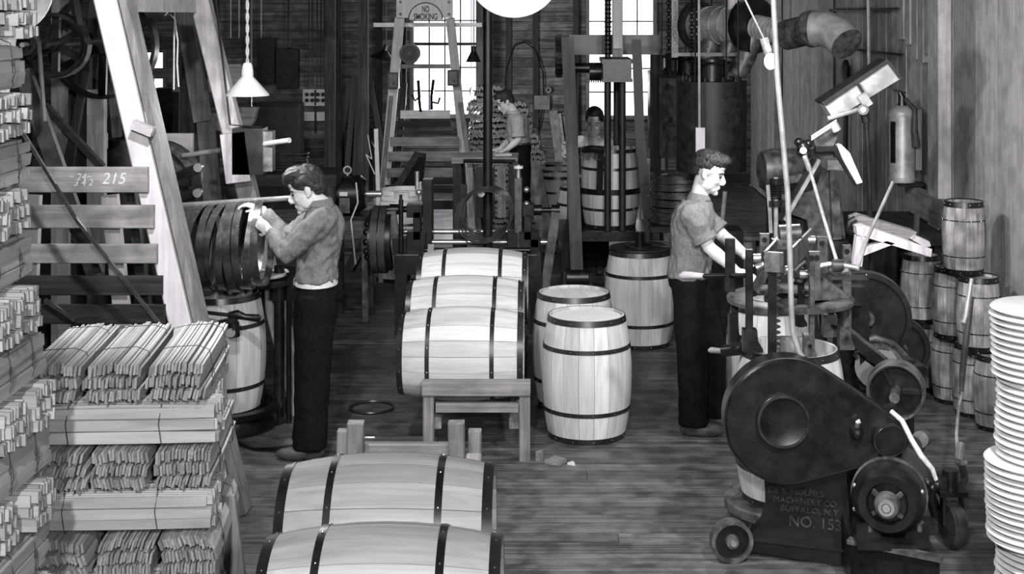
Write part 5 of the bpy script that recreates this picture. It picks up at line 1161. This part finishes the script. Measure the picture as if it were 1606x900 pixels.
    rt = G().lathe([(.322, -.016), (.325, .004), (.31, .012), (.215, .012), (.205, .004), (.205, -.016)], (ex, ey, zr), n=48, closed=True).build('ring_table', 'iron_grey', t)
    G().prism([q(1279, 470, 7.15), q(1284, 448, 7.15), q(1296, 440, 7.15), q(1312, 450, 7.15), q(1333, 464, 7.15), q(1330, 472, 7.15)], (0, .1, 0)).build('ring_boss', 'iron_grey', rt)
    for xa, ya, xb, yb, Y in ((1183, 455, 1200, 425, 7.3), (1200, 470, 1270, 470, 7.45)): G().bar(q(xa, ya, Y), q(xb, yb, Y), .03, .09, up=(0, 1, 0)).build('ring_web', 'iron_grey', rt)
    # guide bars with shoes
    def guide(x, y0, y1, w, Y, shoe=None, mat='iron_grey', depth=.035, lean=0):
        a, b = q(x+lean, y0, Y), q(x, y1, Y); wpx = w*Y/FP
        o = G().bar(a, b, wpx, depth, up=(0, 1, 0), ch=.003).build('guide_bar', mat, t)
        p = q(x, y0+10, Y-depth/2); G().cyl(p+V((0, -.008, 0)), p+V((0, .01, 0)), .014, n=10).build('guide_bolt', 'iron', o)
        if shoe:
            sx0, sx1, sy0, sy1 = shoe; pts = [(sx0, sy0), (sx1-(sx1-sx0)*.3, sy0), (sx1-(sx1-sx0)*.25, (sy0+sy1)/2), (sx1, sy1-5), (sx1, sy1), (sx0, sy1)]
            G().prism([q(px, py, Y-.03) for px, py in pts], (0, .07, 0)).build('guide_shoe', mat, o)
            p = q((sx0+sx1)/2-1, (sy0+sy1)/2, Y-.035); G().cyl(p, p+V((0, .01, 0)), .011, n=10).build('shoe_bolt', 'iron', o)
    guide(1145, 374, 457, 15, 7.2, None, 'iron'); guide(1152, 478, 520, 11, 7.2, (1144, 1164, 496, 545), 'iron')
    guide(1175, 391, 530, 11, 6.98, (1166, 1197, 518, 553), 'iron'); guide(1199, 366, 430, 15, 7.42, None)
    guide(1273, 394, 545, 8, 6.93, (1262, 1281, 526, 560)); guide(1281, 394, 470, 10, 6.95)
    guide(1289, 371, 428, 17, 7.45, None); guide(1303, 480, 512, 10, 7.42, (1292, 1322, 494, 529))
    guide(1328, 384, 530, 13, 7.22, (1317, 1341, 513, 549)); guide(1256, 420, 512, 10, 7.4, (1248, 1266, 486, 512), 'iron')
    # toothed rack
    Yr = 6.9; o = G().bar(q(1211, 396, Yr), q(1211, 562, Yr), 12*Yr/FP, .04, up=(0, 1, 0)).build('rack_bar', 'iron', t)
    g = G()
    for i in range(17):
        y_ = 405+i*9; a, b, c = q(1216, y_-4, Yr), q(1216, y_+4, Yr), q(1225, y_, Yr)
        g.prism([a, c, b], (0, .035, 0))
    tt = g.build('rack_teeth', 'iron_grey', o); tt['kind'] = 'stuff'
    # top beam: two cheek plates running back
    for (xa, ya, xb, yb) in ((1199, 393, 1225, 362), (1234, 394, 1268, 358)):
        a0, a1, b0, b1 = q(xa, ya, 6.86), q(xa, ya+36, 6.86), q(xb+2, yb+32, 7.5), q(xb+2, yb, 7.5)
        G().prism([a0, a1, b0, b1], (.014, 0, 0)).build('cheek_plate', 'iron_grey', t)
    G().prism([q(1199, 395, 6.85), q(1229, 397, 6.85), q(1229, 428, 6.85), q(1199, 426, 6.85)], (0, .03, 0)).build('beam_end', 'iron_grey', t)
    G().prism([q(1212, 376, 7.2), q(1255, 378, 7.2), q(1255, 392, 7.2), q(1212, 390, 7.2)], (0, .06, 0)).build('cross_block', 'iron_grey', t)
    G().cyl(q(1222, 368, 7.3), q(1255, 366, 7.3), .05, n=18).build('beam_roller', 'iron_grey', t)
    for x, y, Y in ((1237, 424, 6.85), (1272, 376, 7.4), (1260, 430, 7.0), (1187, 405, 7.0)): G().cyl(q(x-6, y, Y), q(x+6, y, Y), .022, n=12).build('cross_bolt', 'steel', t)
    for pts, m_, r in (([(1246, 424), (1262, 410), (1268, 425)], 'iron_grey', .014), ([(1282, 418), (1300, 414), (1322, 416), (1344, 420)], 'steel', .014), ([(1300, 422), (1312, 428), (1330, 424)], 'iron_grey', .02), ([(1240, 440), (1256, 442), (1264, 432)], 'iron', .02), ([(1186, 420), (1198, 414)], 'steel', .018)):
        G().tube([q(x, y, 7.1) for x, y in pts], r, 8).build('linkage_rod', m_, t)
    G().cyl(q(1306, 416, 7.06), q(1322, 416, 7.06), .03, n=12).build('linkage_collar', 'iron_grey', t)
    # hand levers
    G().cyl(q(1105, 433, 7.35), q(1170, 432, 7.1), .013, n=10).build('lever', 'iron', t); G().tube([q(1067, 433, 7.48), q(1072, 432, 7.46), q(1085, 432, 7.43), q(1104, 433, 7.36)], [.012, .022, .02, .014], 12).build('lever_handle', 'pale_x', t)
    G().cyl(q(1136, 550, 7.25), q(1166, 547, 7.15), .03, n=12).build('lever_hub', 'iron', t); G().tube([q(1112, 550, 7.35), q(1116, 549, 7.34), q(1137, 551, 7.25)], [.01, .016, .013], 10).build('lever_handle', 'dullsteel', t)
    G().cyl(q(1185, 552, 7.5), q(1153, 540, 7.18), .02, n=10).build('lever_arm', 'iron', t)
    # rear column and inclined arm, belt pulley
    xcol = q(1330, 0, 7.75).x
    G().box((xcol, 7.75, .62), (.2, .16, 1.2)).build('rear_column', 'iron', t); G().box((xcol-.2, 7.6, zr-.06), (.5, .12, .1)).build('rear_bracket', 'iron', t); G().box((xcol-.1, 7.45, .1), (.7, .7, .12)).build('rear_base', 'iron', t)
    G().bar(q(1322, 520, 7.35), q(1412, 592, 7.35), .05, .06, up=(0, 1, 0)).build('inclined_arm', 'iron', t); G().bar(q(1324, 511, 7.33), q(1410, 582, 7.33), .03, .014, up=(0, 1, 0)).build('arm_edge', 'iron_grey', t)
    ax2 = V((.28, .96, 0)); pc = q(1404, 617, 7.0)
    pw = G().lathe([(.138, 0), (.142, .005), (.142, .05), (.146, .055), (.146, .12), (.13, .12), (.128, .01)], pc, ax2, 44, True).build('belt_pulley', 'iron_grey', t)
    G().cyl(pc+ax2*.06, pc+ax2*.075, .13, n=36).build('pulley_web', 'iron', pw); G().cyl(pc-ax2*.09, pc+ax2*.6, .026, n=16).build('pulley_shaft', 'iron_grey', pw)
    for a_ in (0, 120, 240): v_ = V((cos(R(a_))*ax2.y, -cos(R(a_))*ax2.x, sin(R(a_)))); G().bar(pc+ax2*.05+v_*.03, pc+ax2*.05+v_*.125, .02, .02).build('pulley_spoke', 'iron', pw)
    G().bar(pc+ax2*.55+V((0, 0, .05)), V((pc.x+.15, pc.y+.5, 0.02)), .12, .12).build('pulley_stand', 'iron', t)
    G().bar(V((pc.x+.1, pc.y+.45, .15)), V((xcol, 7.75, .15)), .12, .12).build('stand_tie', 'iron', t)
    G().tube([q(1400, 640, 6.75), q(1390, 643, 6.72), q(1383, 646, 6.7)], .03, 8).build('junction_nut', 'iron', t)
    for k_, (x, y, r) in enumerate(((1443, 689, .04), (1430, 700, .05))): G().cyl(q(x, y, 6.85), q(x+6, y-3, 6.98), r, n=18).build('idler', 'iron_grey' if k_ == 0 else 'iron', t)
    G().bar(q(1430, 715, 6.9), q(1436, 690, 6.9), .05, .05).build('idler_arm', 'iron', t)
    G().tube([q(1398, 645, 6.65), q(1415, 660, 6.6), q(1430, 690, 6.55), q(1445, 715, 6.5), q(1462, 735, 6.5), q(1468, 752, 6.5)], [.012, .013, .013, .014, .012, .01], 10).build('power_conduit', 'cord', t)
    for x, y in ((1455, 757), (1462, 765), (1470, 760), (1452, 770)): G().ball(q(x, y, 6.52), .022, 8).build('terminal', 'iron', t)
    # big flywheels behind
    for (x, y, r, Y, nm) in ((1356, 497, .262, 8.05, 'flywheel'), (1408, 545, .185, 8.3, 'flywheel')):
        c = q(x, y, Y); f = G().ring(c, (.12, 1, 0), r, r-.03, .09, 48).build(nm, 'iron', t); G().cyl(c-V((.0, .0, 0)), c+V((.004, .03, 0)), r-.02, n=44).build('flywheel_web', 'iron', f)
        G().cyl(c-V((0, .06, 0)), c+V((0, .06, 0)), .045, n=16).build('flywheel_hub', 'iron_grey', f)
        for k_ in range(20): a_ = 2*pi*k_/20; G().ball(c+V(((r-.012)*cos(a_), -.045, (r-.012)*sin(a_))), .006, 5).build('rivet', 'dullsteel', f)
    c = q(1356, 497, 8.05); G().cyl(c, V((xcol+.05, 7.75, c.z)), .04).build('countershaft', 'iron', t)
    c = q(1408, 545, 8.3); G().cyl(c, V((c.x, 7.72, c.z)), .03).build('countershaft', 'iron', t); G().bar((c.x, 7.74, c.z), (xcol, 7.74, c.z), .08, .08).build('shaft_arm', 'iron', t)
    G().tube([q(1345, 537, 7.7), q(1372, 530, 7.7), q(1400, 540, 7.7), q(1420, 560, 7.7)], .02, 8).build('guard_rail', 'iron_grey', t)
    for k_ in range(10): a_ = R(20+k_*14); p = q(1375, 575, 7.5); G().box(p+V((.13*cos(a_), 0, .11*sin(a_))), (.02, .05, .03), Matrix.Rotation(-a_, 3, 'Y')).build('gear_tooth', 'iron_grey', t)
    G().cyl(q(1375, 575, 7.47), q(1375, 575, 7.53), .115, n=28).build('gear_wheel', 'iron', t)
    G().bar(q(1345, 578, 7.55), q(1372, 578, 7.55), .12, .2).build('gear_case', 'iron', t); G().bar((q(1360, 0, 7.6).x, 7.6, .16), q(1360, 590, 7.6), .1, .1).build('gear_post', 'iron', t)
driver()
# air hose hanging from above in front of the machine
hs = [at(x, y, 6.75) for x, y in ((1209, -140), (1213, 0), (1219, 120), (1227, 210), (1235, 300), (1239, 400), (1241, 480), (1243, 520), (1252, 550), (1263, 566))]
hs[0].z = CZ
tag(G().tube(hs, .0135, 10).build('air_hose', 'dullsteel'), 'long grey hose hanging from above down to the guard of the big hoop driver', 'hose')
# cable and plug at the right
cb_ = thing('power_cable', at(1504, 720, 7.3), 'dark cable hanging past the kegs to a plug above the caster wheel', 'cable')
W[cb_.name] = at(1504, 720, 7.3)
G().tube([at(1524, 437, 8.75), at(1514, 500, 8.7), at(1511, 508, 8.68)], [.014, .016, .018], 8).build('bright_rod', 'dullsteel', cb_)
G().tube([at(1524, 465, 8.74), at(1521, 490, 8.72), at(1514, 540, 8.6), at(1509, 590, 8.4), at(1508, 618, 8.2)], [.016, .018, .022, .02, .014], 8).build('strap', 'rubber', cb_)
G().tube([at(1509, 616, 8.2), at(1503, 640, 7.9), at(1500, 680, 7.5), at(1501, 706, 7.3)], .009, 8).build('wire', 'dullsteel', cb_)
G().tube([at(1508, 694, 7.3), at(1505, 712, 7.28), at(1503, 722, 7.26)], [.02, .026, .02], 10).build('plug', 'dullsteel', cb_)
G().cyl(at(1507, 722, 7.26), at(1509, 727, 7.26), .03, n=12).build('plug_collar', 'steel', cb_)
G().tube([at(1508, 727, 7.26), at(1513, 750, 7.2), at(1505, 770, 7.12), at(1494, 765, 7.08)], .02, 8).build('plug_lead', 'rubber', cb_)
tag(G().tube([V((1.72, 7.9, 3.2)), V((1.72, 7.9, 3.0))], .01, 6).build('hook_end', 'iron')) if 0 else None
# ------------------------------------------------------------------ people
def blob(name, g, voxel, it, mat, parent, disp=None, fac=.5):
    me = bpy.data.meshes.new('tmp'); me.from_pydata([tuple(p-W[parent.name]) for p in g.v], [], g.f)
    bm = bmesh.new(); bm.from_mesh(me); bmesh.ops.recalc_face_normals(bm, faces=bm.faces); bm.to_mesh(me); bm.free()
    o = bpy.data.objects.new('tmp', me); COL.objects.link(o)
    m = o.modifiers.new('r', 'REMESH'); m.mode = 'VOXEL'; m.voxel_size = voxel
    if it: s = o.modifiers.new('s', 'SMOOTH'); s.factor = fac; s.iterations = it
    bpy.context.view_layer.update()
    n = bpy.data.meshes.new_from_object(o.evaluated_get(bpy.context.evaluated_depsgraph_get())); bpy.data.objects.remove(o)
    if disp:
        org = W[parent.name]; ns = [v.normal.copy() for v in n.vertices]
        for v, nn in zip(n.vertices, ns): v.co += nn*disp(v.co+org)
    n.name = name; n.materials.clear(); n.materials.append(M[mat]); n.shade_smooth()
    q = bpy.data.objects.new(name, n); COL.objects.link(q); q.parent = parent; W[q.name] = W[parent.name]; return q
def loft(g, secs, A, B, n=20):
    vs = []; m = len(secs)
    for c, a, b in secs: vs += [V(c)+A*a*cos(2*pi*k/n)+B*b*sin(2*pi*k/n) for k in range(n)]
    fs = [(i*n+k, i*n+(k+1) % n, (i+1)*n+(k+1) % n, (i+1)*n+k) for i in range(m-1) for k in range(n)]
    g.add(vs, fs+[tuple(range(n-1, -1, -1)), tuple((m-1)*n+k for k in range(n))])
def frame(f, u):
    f = V(f).normalized(); s = V(u).cross(f).normalized(); u = f.cross(s).normalized()
    m = Matrix((f, s, u)).transposed(); return m, f, s, u
def head(g, c, m, k=1):
    P = lambda x, y, z: c+m @ V((x*k, y*k, z*k)); E = lambda p, r, n=16, mm=12: g.ell(P(*p), [q*k for q in r], m, n, mm)
    E((-.008, 0, .035), (.094, .074, .085)); E((.03, 0, -.03), (.058, .060, .085)); E((.04, 0, -.082), (.046, .045, .034))
    E((.074, 0, -.104), (.018, .022, .016)); E((.066, 0, .022), (.024, .048, .014)); E((.06, 0, .055), (.03, .05, .04))
    for y in (-1, 1):
        E((.056, y*.034, -.032), (.024, .020, .024)); E((-.012, y*.073, -.008), (.018, .007, .030)); E((-.004, y*.072, -.03), (.011, .007, .013)); E((.012, y*.047, -.066), (.04, .014, .034))
    g.tube([P(.080, 0, .012), P(.096, 0, -.012), P(.108, 0, -.034)], [.008*k, .010*k, .013*k], 10); E((.100, 0, -.041), (.014, .016, .009))
    for y in (-1, 1): E((.093, y*.012, -.042), (.010, .007, .008))
    E((.083, 0, -.066), (.013, .018, .0055)); E((.081, 0, -.076), (.012, .016, .006)); E((.076, 0, -.071), (.016, .024, .016))
def face_parts(t, c, m, k=1, brow='hair'):
    P = lambda x, y, z: c+m @ V((x*k, y*k, z*k))
    for y in (-1, 1):
        G().ell(P(.078, y*.032, -.002), (.008*k, .013*k, .0055*k), m, 10, 7).build('eye', 'eye', t)
        g = G(); g.tube([P(.086, y*.014, .018), P(.084, y*.032, .024), P(.068, y*.050, .018)], [.004*k, .005*k, .003*k], 6); g.build('eyebrow', brow, t)
def hand(g, w, d, n, side, curl=25, k=1, spread=1.0):
    d = V(d).normalized(); n = V(n); n = (n-d*n.dot(d)).normalized(); a = d.cross(n).normalized()*side
    rot = Matrix((d, a, n)).transposed()
    g.ell(w+d*.052*k, (.052*k, .040*k, .016*k), rot, 12, 8); g.tube([w-d*.03*k, w+d*.02*k], [.026*k, .025*k], 10)
    for i, L in enumerate((.070, .080, .075, .058)):
        b = w+d*.086*k+a*(.029-.0195*i)*k*spread; p = b-d*.02*k; pts = [p, b]; cur = 0
        for sgm in (.44, .32, .24):
            cur += R(curl); dd = d*cos(cur)+n*sin(cur); pts.append(pts[-1]+dd*L*sgm*k)
        g.tube(pts, [.009*k, .0092*k, .0085*k, .008*k, .006*k], 8)
    b = w+d*.025*k+a*.03*k; d1 = (a*.75+d*.6+n*.35).normalized(); d2 = (a*.25+d*.9+n*.45).normalized()
    g.tube([w+d*.012*k+a*.012*k, b, b+d1*.038*k, b+d1*.038*k+d2*.032*k], [.014*k, .0125*k, .0105*k, .008*k], 8)
def folds(amp, sc=16, an=(1, 1, 1)):
    def f(co):
        p = V((co.x*an[0], co.y*an[1], co.z*an[2]))*sc; a = noise.noise(p); b = noise.noise(p*2.3+V((7, 3, 1)))
        return amp*(1-abs(a)*2.2)+amp*.45*b-amp*.4
    return f
def person(name, label, base, P, opt):
    t = thing(name, base, label, 'person')
    fw = V(opt['face']).normalized(); sd = V((0, 0, 1)).cross(fw).normalized()      # left-hand side of the body
    up = (P['neck']-P['hip']).normalized()
    k = opt.get('k', 1); vox = opt.get('vox', .0055)
    hm, hf, hs, hu = frame(opt['hface'], opt.get('hup', (0, 0, 1)))
    hip, neck = P['hip'], P['neck']; L = (neck-hip).length
    pt = lambda f, o=0: hip.lerp(neck, f)+fw*o
    hunch = opt.get('hunch', 0)
    secs = [(pt(-.16), .15, .105), (pt(0), .165, .115), (pt(.25), .148, .105), (pt(.5, -.3*hunch), .155, .112), (pt(.75, -hunch), .172, .118), (pt(.9, -hunch), .165, .095), (pt(.99, -.5*hunch), .09, .07), (pt(1.03), .055, .055)]
    A, B = sd, fw
    g = G(); loft(g, [(c, a*.92*k, b*.92*k) for c, a, b in secs], A, B)
    head(g, P['head'], hm, k*opt.get('hk', 1))
    hc = P['head']; kk = k*opt.get('hk', 1)
    g.tube([pt(.93), pt(1.02), hc+hm @ V((-.018, 0, -.05))*kk, hc+hm @ V((-.015, 0, 0))*kk], [.07*k, .06*k, .054*k, .05*k], 14)
    for s_, c_ in ((1, 'l'), (-1, 'r')):
        sh, el, wr = P['sh_'+c_], P['el_'+c_], P['wr_'+c_]
        g.tube([sh-(el-sh)*.1, sh, sh.lerp(el, .4), el, el.lerp(wr, .3), wr], [.05*k, .056*k, .05*k, .042*k, .043*k, .028*k], 14)
        h = P.get('hd_'+c_)
        if h: hand(g, wr, h[0], h[1], h[2], h[3] if len(h) > 3 else 25, k)
        if 'kn_'+c_ in P:
            hp = hip+sd*s_*.09*k; g.tube([hp, P['kn_'+c_], P['an_'+c_]], [.075*k, .052*k, .04*k], 12)
    blob('body', g, vox, 3, 'skin', t)
    face_parts(t, P['head'], hm, kk)
    g = G()
    for p, r in opt['hair']: g.ell(hc+hm @ (V(p)*kk), [q*kk for q in r], hm, 16, 12)
    ha = opt.get('hair_amp', .004)
    hf_ = folds(ha, 40, opt.get('hair_an', (1, 1, 1)))
    blob('hair', g, .006, 2, 'hair', t, lambda co: hf_(co)+.004)
    # shirt
    g = G(); kx = opt.get('shirt_k', 1.12)
    loft(g, [(pt(opt.get('hem', .10)), .160*kx*k, .114*kx*k), (pt(.15), .158*kx*k, .112*kx*k)]+[(c, a*kx*k, b*kx*k) for c, a, b in secs[2:-1]], A, B)
    for c_ in 'lr':
        sh, el, wr = P['sh_'+c_], P['el_'+c_], P['wr_'+c_]; sl = opt['sleeve']
        if sl <= 1: pts = [sh-(el-sh)*.22, sh, sh.lerp(el, sl*.5), sh.lerp(el, sl)]; rs = [.06, .076, .073, .070]
        else: pts = [sh-(el-sh)*.22, sh, sh.lerp(el, .5), el, el.lerp(wr, (sl-1)*.6), el.lerp(wr, sl-1)]; rs = [.06, .078, .07, .068, .060, .046]
        g.tube(pts, [r*k for r in rs], 16)
        g.ell(sh, (.078*k, .078*k, .075*k))
    shirt = blob('shirt', g, .009, 3, opt['shirt'], t, folds(opt.get('fold', .006), 13, (1, 1, .8)))
    for c_ in 'lr':
        if opt['sleeve'] <= 1:
            sh, el = P['sh_'+c_], P['el_'+c_]; e = sh.lerp(el, opt['sleeve']); d = (el-sh).normalized()
            gg = G().lathe([(.066*k, -.025), (.080*k, -.022), (.082*k, .012), (.066*k, .016)], e, d, 24, True); gg.build('rolled_cuff', opt['shirt'], t)
    cn = pt(1.0, .005); gg = G(); n = 20; vs = []
    for i in range(n+1):
        a = R(35+290*i/n); d = fw*cos(a)+sd*sin(a)
        vs += [cn+d*.075*k-up*.015*k, cn+d*.064*k+up*.045*k*(1-.5*(abs(i-n/2)/(n/2))**3), cn+d*.088*k+up*.0*k, cn+d*.07*k+up*.047*k*(1-.5*(abs(i-n/2)/(n/2))**3)]
    fs = []
    for i in range(n):
        a, b = i*4, i*4+4; fs += [(a, b, b+1, a+1), (a+2, a+3, b+3, b+2), (a+1, b+1, b+3, a+3)]
    gg.add(vs, fs).build('collar', opt['shirt'], t)
    # trousers, belt, boots
    g = G(); loft(g, [(pt(-.2), .15*k, .11*k), (pt(-.1), .172*k, .125*k), (pt(.0), .172*k, .124*k), (pt(.11), .165*k, .118*k)], A, B)
    if 'kn_l' in P:
        for s_, c_ in ((1, 'l'), (-1, 'r')):
            hp = hip+sd*s_*.085*k-V((0, 0, .02)); an = P['an_'+c_]; kn = P['kn_'+c_]
            g.tube([hp, hp.lerp(kn, .5), kn, kn.lerp(an, .6), an+V((0, 0, -.02))], [q*k*opt.get('legk', 1) for q in (.11, .108, .098, .092, .094)], 16)
        tr = blob('trousers', g, .011, 3, opt.get('pants', 'trouser'), t, folds(.006, 9, (1, 1, .6)))
        for s_, c_ in ((1, 'l'), (-1, 'r')):
            an = P['an_'+c_]; ff = V(opt.get('foot_'+c_, fw)).normalized(); rot = frame(ff, (0, 0, 1))[0]
            b = V((an.x, an.y, 0)); g = G(); g.ell(b+ff*.06+V((0, 0, .04)), (.15, .048, .045), rot, 18, 12); g.ell(b+ff*-.02+V((0, 0, .06)), (.065, .045, .07), rot); g.tube([b+V((0, 0, .05)), b+V((0, 0, .15))], .05, 12)
            sh_ = blob('boot', g, .007, 3, 'leather', t); 
            for v in sh_.data.vertices:
                if v.co.z < .006-W[t.name].z: v.co.z = .0-W[t.name].z
    else: blob('trousers', g, .011, 3, opt.get('pants', 'trouser'), t)
    g = G(); loft(g, [(pt(.055), .176*k, .128*k), (pt(.125), .170*k, .124*k)], A, B, 32); g.build('belt', opt.get('belt', 'leather'), t)
    g = G(); bc = pt(.09)+fw*.128*k; g.box(bc, (.02, .05, .04), frame(fw, (0, 0, 1))[0]); g.build('belt_buckle', 'steel', t)
    return t
# left worker, facing left, hands on the hanging hoops
Y = 8.5; q = lambda x, y, d=0: at(x, y, Y+d)
PL = dict(hip=q(496, 452), neck=q(503, 322), head=q(481, 297),
          sh_l=q(505, 346, -.17), el_l=q(446, 397, -.22), wr_l=q(424, 362, -.02), hd_l=((-.75, .35, .4), (.2, 1, .0), 1, 30),
          sh_r=q(500, 343, .17), el_r=q(447, 372, .2), wr_r=q(409, 328, .2), hd_r=((-.88, .0, .30), (-.1, .1, -1), 1, 28),
          kn_l=q(492, 578, -.10), an_l=V((q(487, 0).x, Y-.10, .09)), kn_r=q(489, 575, .1), an_r=V((q(484, 0).x-.02, Y+.10, .09)))
PL['an_l'] = V((q(490, 0).x, Y-.08, .09)); PL['kn_l'] = V((q(494, 0).x, Y-.09, .52)); PL['an_r'] = V((q(480, 0).x, Y+.1, .09)); PL['kn_r'] = V((q(486, 0).x, Y+.09, .52))
person('worker', 'young worker in dark grey long-sleeved shirt and black trousers handling hanging hoops', (q(490, 0).x, Y, 0), PL,
       dict(face=(-1, -.06, 0), hface=(-.93, -.08, -.34), hup=(-.3, 0, 1), sleeve=1.86, shirt='denim', hunch=.02, fold=.012, belt='paper', hk=1.1, legk=1.1, fold_=1,
            hair=[((-.018, 0, .048), (.094, .079, .086)), ((.03, 0, .1), (.07, .066, .042)), ((.068, 0, .086), (.038, .05, .03)), ((-.06, 0, -.0), (.042, .064, .055)), ((-.01, 0, .05), (.05, .083, .05)), ((.012, 0, .056), (.066, .079, .042))], hair_amp=.006, hair_an=(.4, 1, 1)))
# right worker, facing right at the big machine
Y = 9.0; q = lambda x, y, d=0: at(x, y, Y+d)
PR = dict(hip=q(1080, 428), neck=q(1096, 312), head=q(1111, 270),
          sh_r=q(1085, 338, -.18), el_r=q(1112, 388, -.2), wr_r=q(1155, 425, -.35), hd_r=((.8, -.45, -.2), (0, .3, -1), 1, 24),
          sh_l=q(1098, 336, .18), el_l=q(1136, 372, .12), wr_l=q(1172, 402, -.2), hd_l=((.8, -.5, -.1), (0, .3, -1), -1, 24),
          kn_r=q(1085, 545, -.1), kn_l=q(1115, 540, .1), an_r=V((q(1085, 0).x, Y-.1, .09)), an_l=V((q(1120, 0).x, Y+.1, .09)))
person('worker', 'young worker in grey short-sleeved shirt working at the big hoop driving machine', (q(1090, 0).x, Y, 0), PR,
       dict(face=(1, -.12, 0), hface=(.93, -.2, -.30), hup=(.25, -.05, 1), sleeve=.72, shirt='denim', hunch=.02, fold=.011, hk=1.1, pants='trouser', hem=-.04, shirt_k=1.2,
            hair=[((-.004, 0, .078), (.099, .074, .052)), ((.06, 0, .092), (.046, .054, .034)), ((-.045, 0, .045), (.058, .072, .06)), ((-.065, 0, .005), (.034, .06, .04)), ((-.02, 0, .045), (.075, .0785, .05))], hair_amp=.006))
# far worker, facing left over the table
Y = 15.2; q = lambda x, y, d=0: at(x, y, Y+d)
PF = dict(hip=q(815, 228), neck=q(806, 178), head=q(793, 160),
          sh_l=q(812, 190, -.17), el_l=q(813, 219, -.2), wr_l=q(795, 234, -.22), hd_l=((-.9, -.1, -.3), (0, .3, -1), -1, 28),
          sh_r=q(805, 190, .17), el_r=q(802, 218, .18), wr_r=q(784, 234, .05), hd_r=((-.95, -.1, -.1), (0, .1, -1), 1, 20),
          kn_l=V((q(818, 0).x, Y-.1, .56)), kn_r=V((q(812, 0).x, Y+.1, .56)), an_l=V((q(820, 0).x, Y-.1, .09)), an_r=V((q(814, 0).x, Y+.1, .09)))
person('worker', 'far worker in pale short-sleeved shirt bending over the table by the stave bundles', (q(815, 0).x, Y, 0), PF,
       dict(face=(-1, -.12, 0), hface=(-.86, -.2, -.45), hup=(-.4, 0, 1), sleeve=.8, shirt='shirt_light', hunch=.03, vox=.009, fold=.005, hk=.98,
            hair=[((-.018, 0, .048), (.096, .079, .086)), ((.04, 0, .092), (.055, .06, .04)), ((-.06, 0, -.0), (.042, .064, .055))]))
# man in white behind the pillar press
Y = 14.5; q = lambda x, y, d=0: at(x, y, Y+d)
PM = dict(hip=V((q(932, 0).x, Y, .95)), neck=q(931, 217), head=q(932, 192, -.06),
          sh_r=q(911, 224), el_r=q(896, 250, -.12), wr_r=q(886, 238, -.3), hd_r=((-.1, -.2, 1), (.6, -.6, 0), 1, 45),
          sh_l=q(953, 224), el_l=q(964, 254, -.1), wr_l=q(952, 262, -.2), hd_l=((-.6, -.5, 0), (0, -.3, -1), -1, 30),
          kn_l=V((q(940, 0).x, Y-.02, .5)), kn_r=V((q(924, 0).x, Y-.02, .5)), an_l=V((q(942, 0).x, Y, .09)), an_r=V((q(922, 0).x, Y, .09)))
person('worker', 'dark-haired man in white open-necked shirt looking down behind the pillar press', (q(931, 0).x, Y, 0), PM,
       dict(face=(-.1, -1, 0), hface=(-.15, -.95, -.22), hup=(0, -.2, 1), sleeve=1.8, shirt='white_cloth', hunch=.0, vox=.008, fold=.006, hk=1.16,
            hair=[((-.016, 0, .052), (.094, .080, .088)), ((.02, 0, .098), (.07, .066, .036)), ((-.06, 0, -.0), (.042, .064, .055))]))
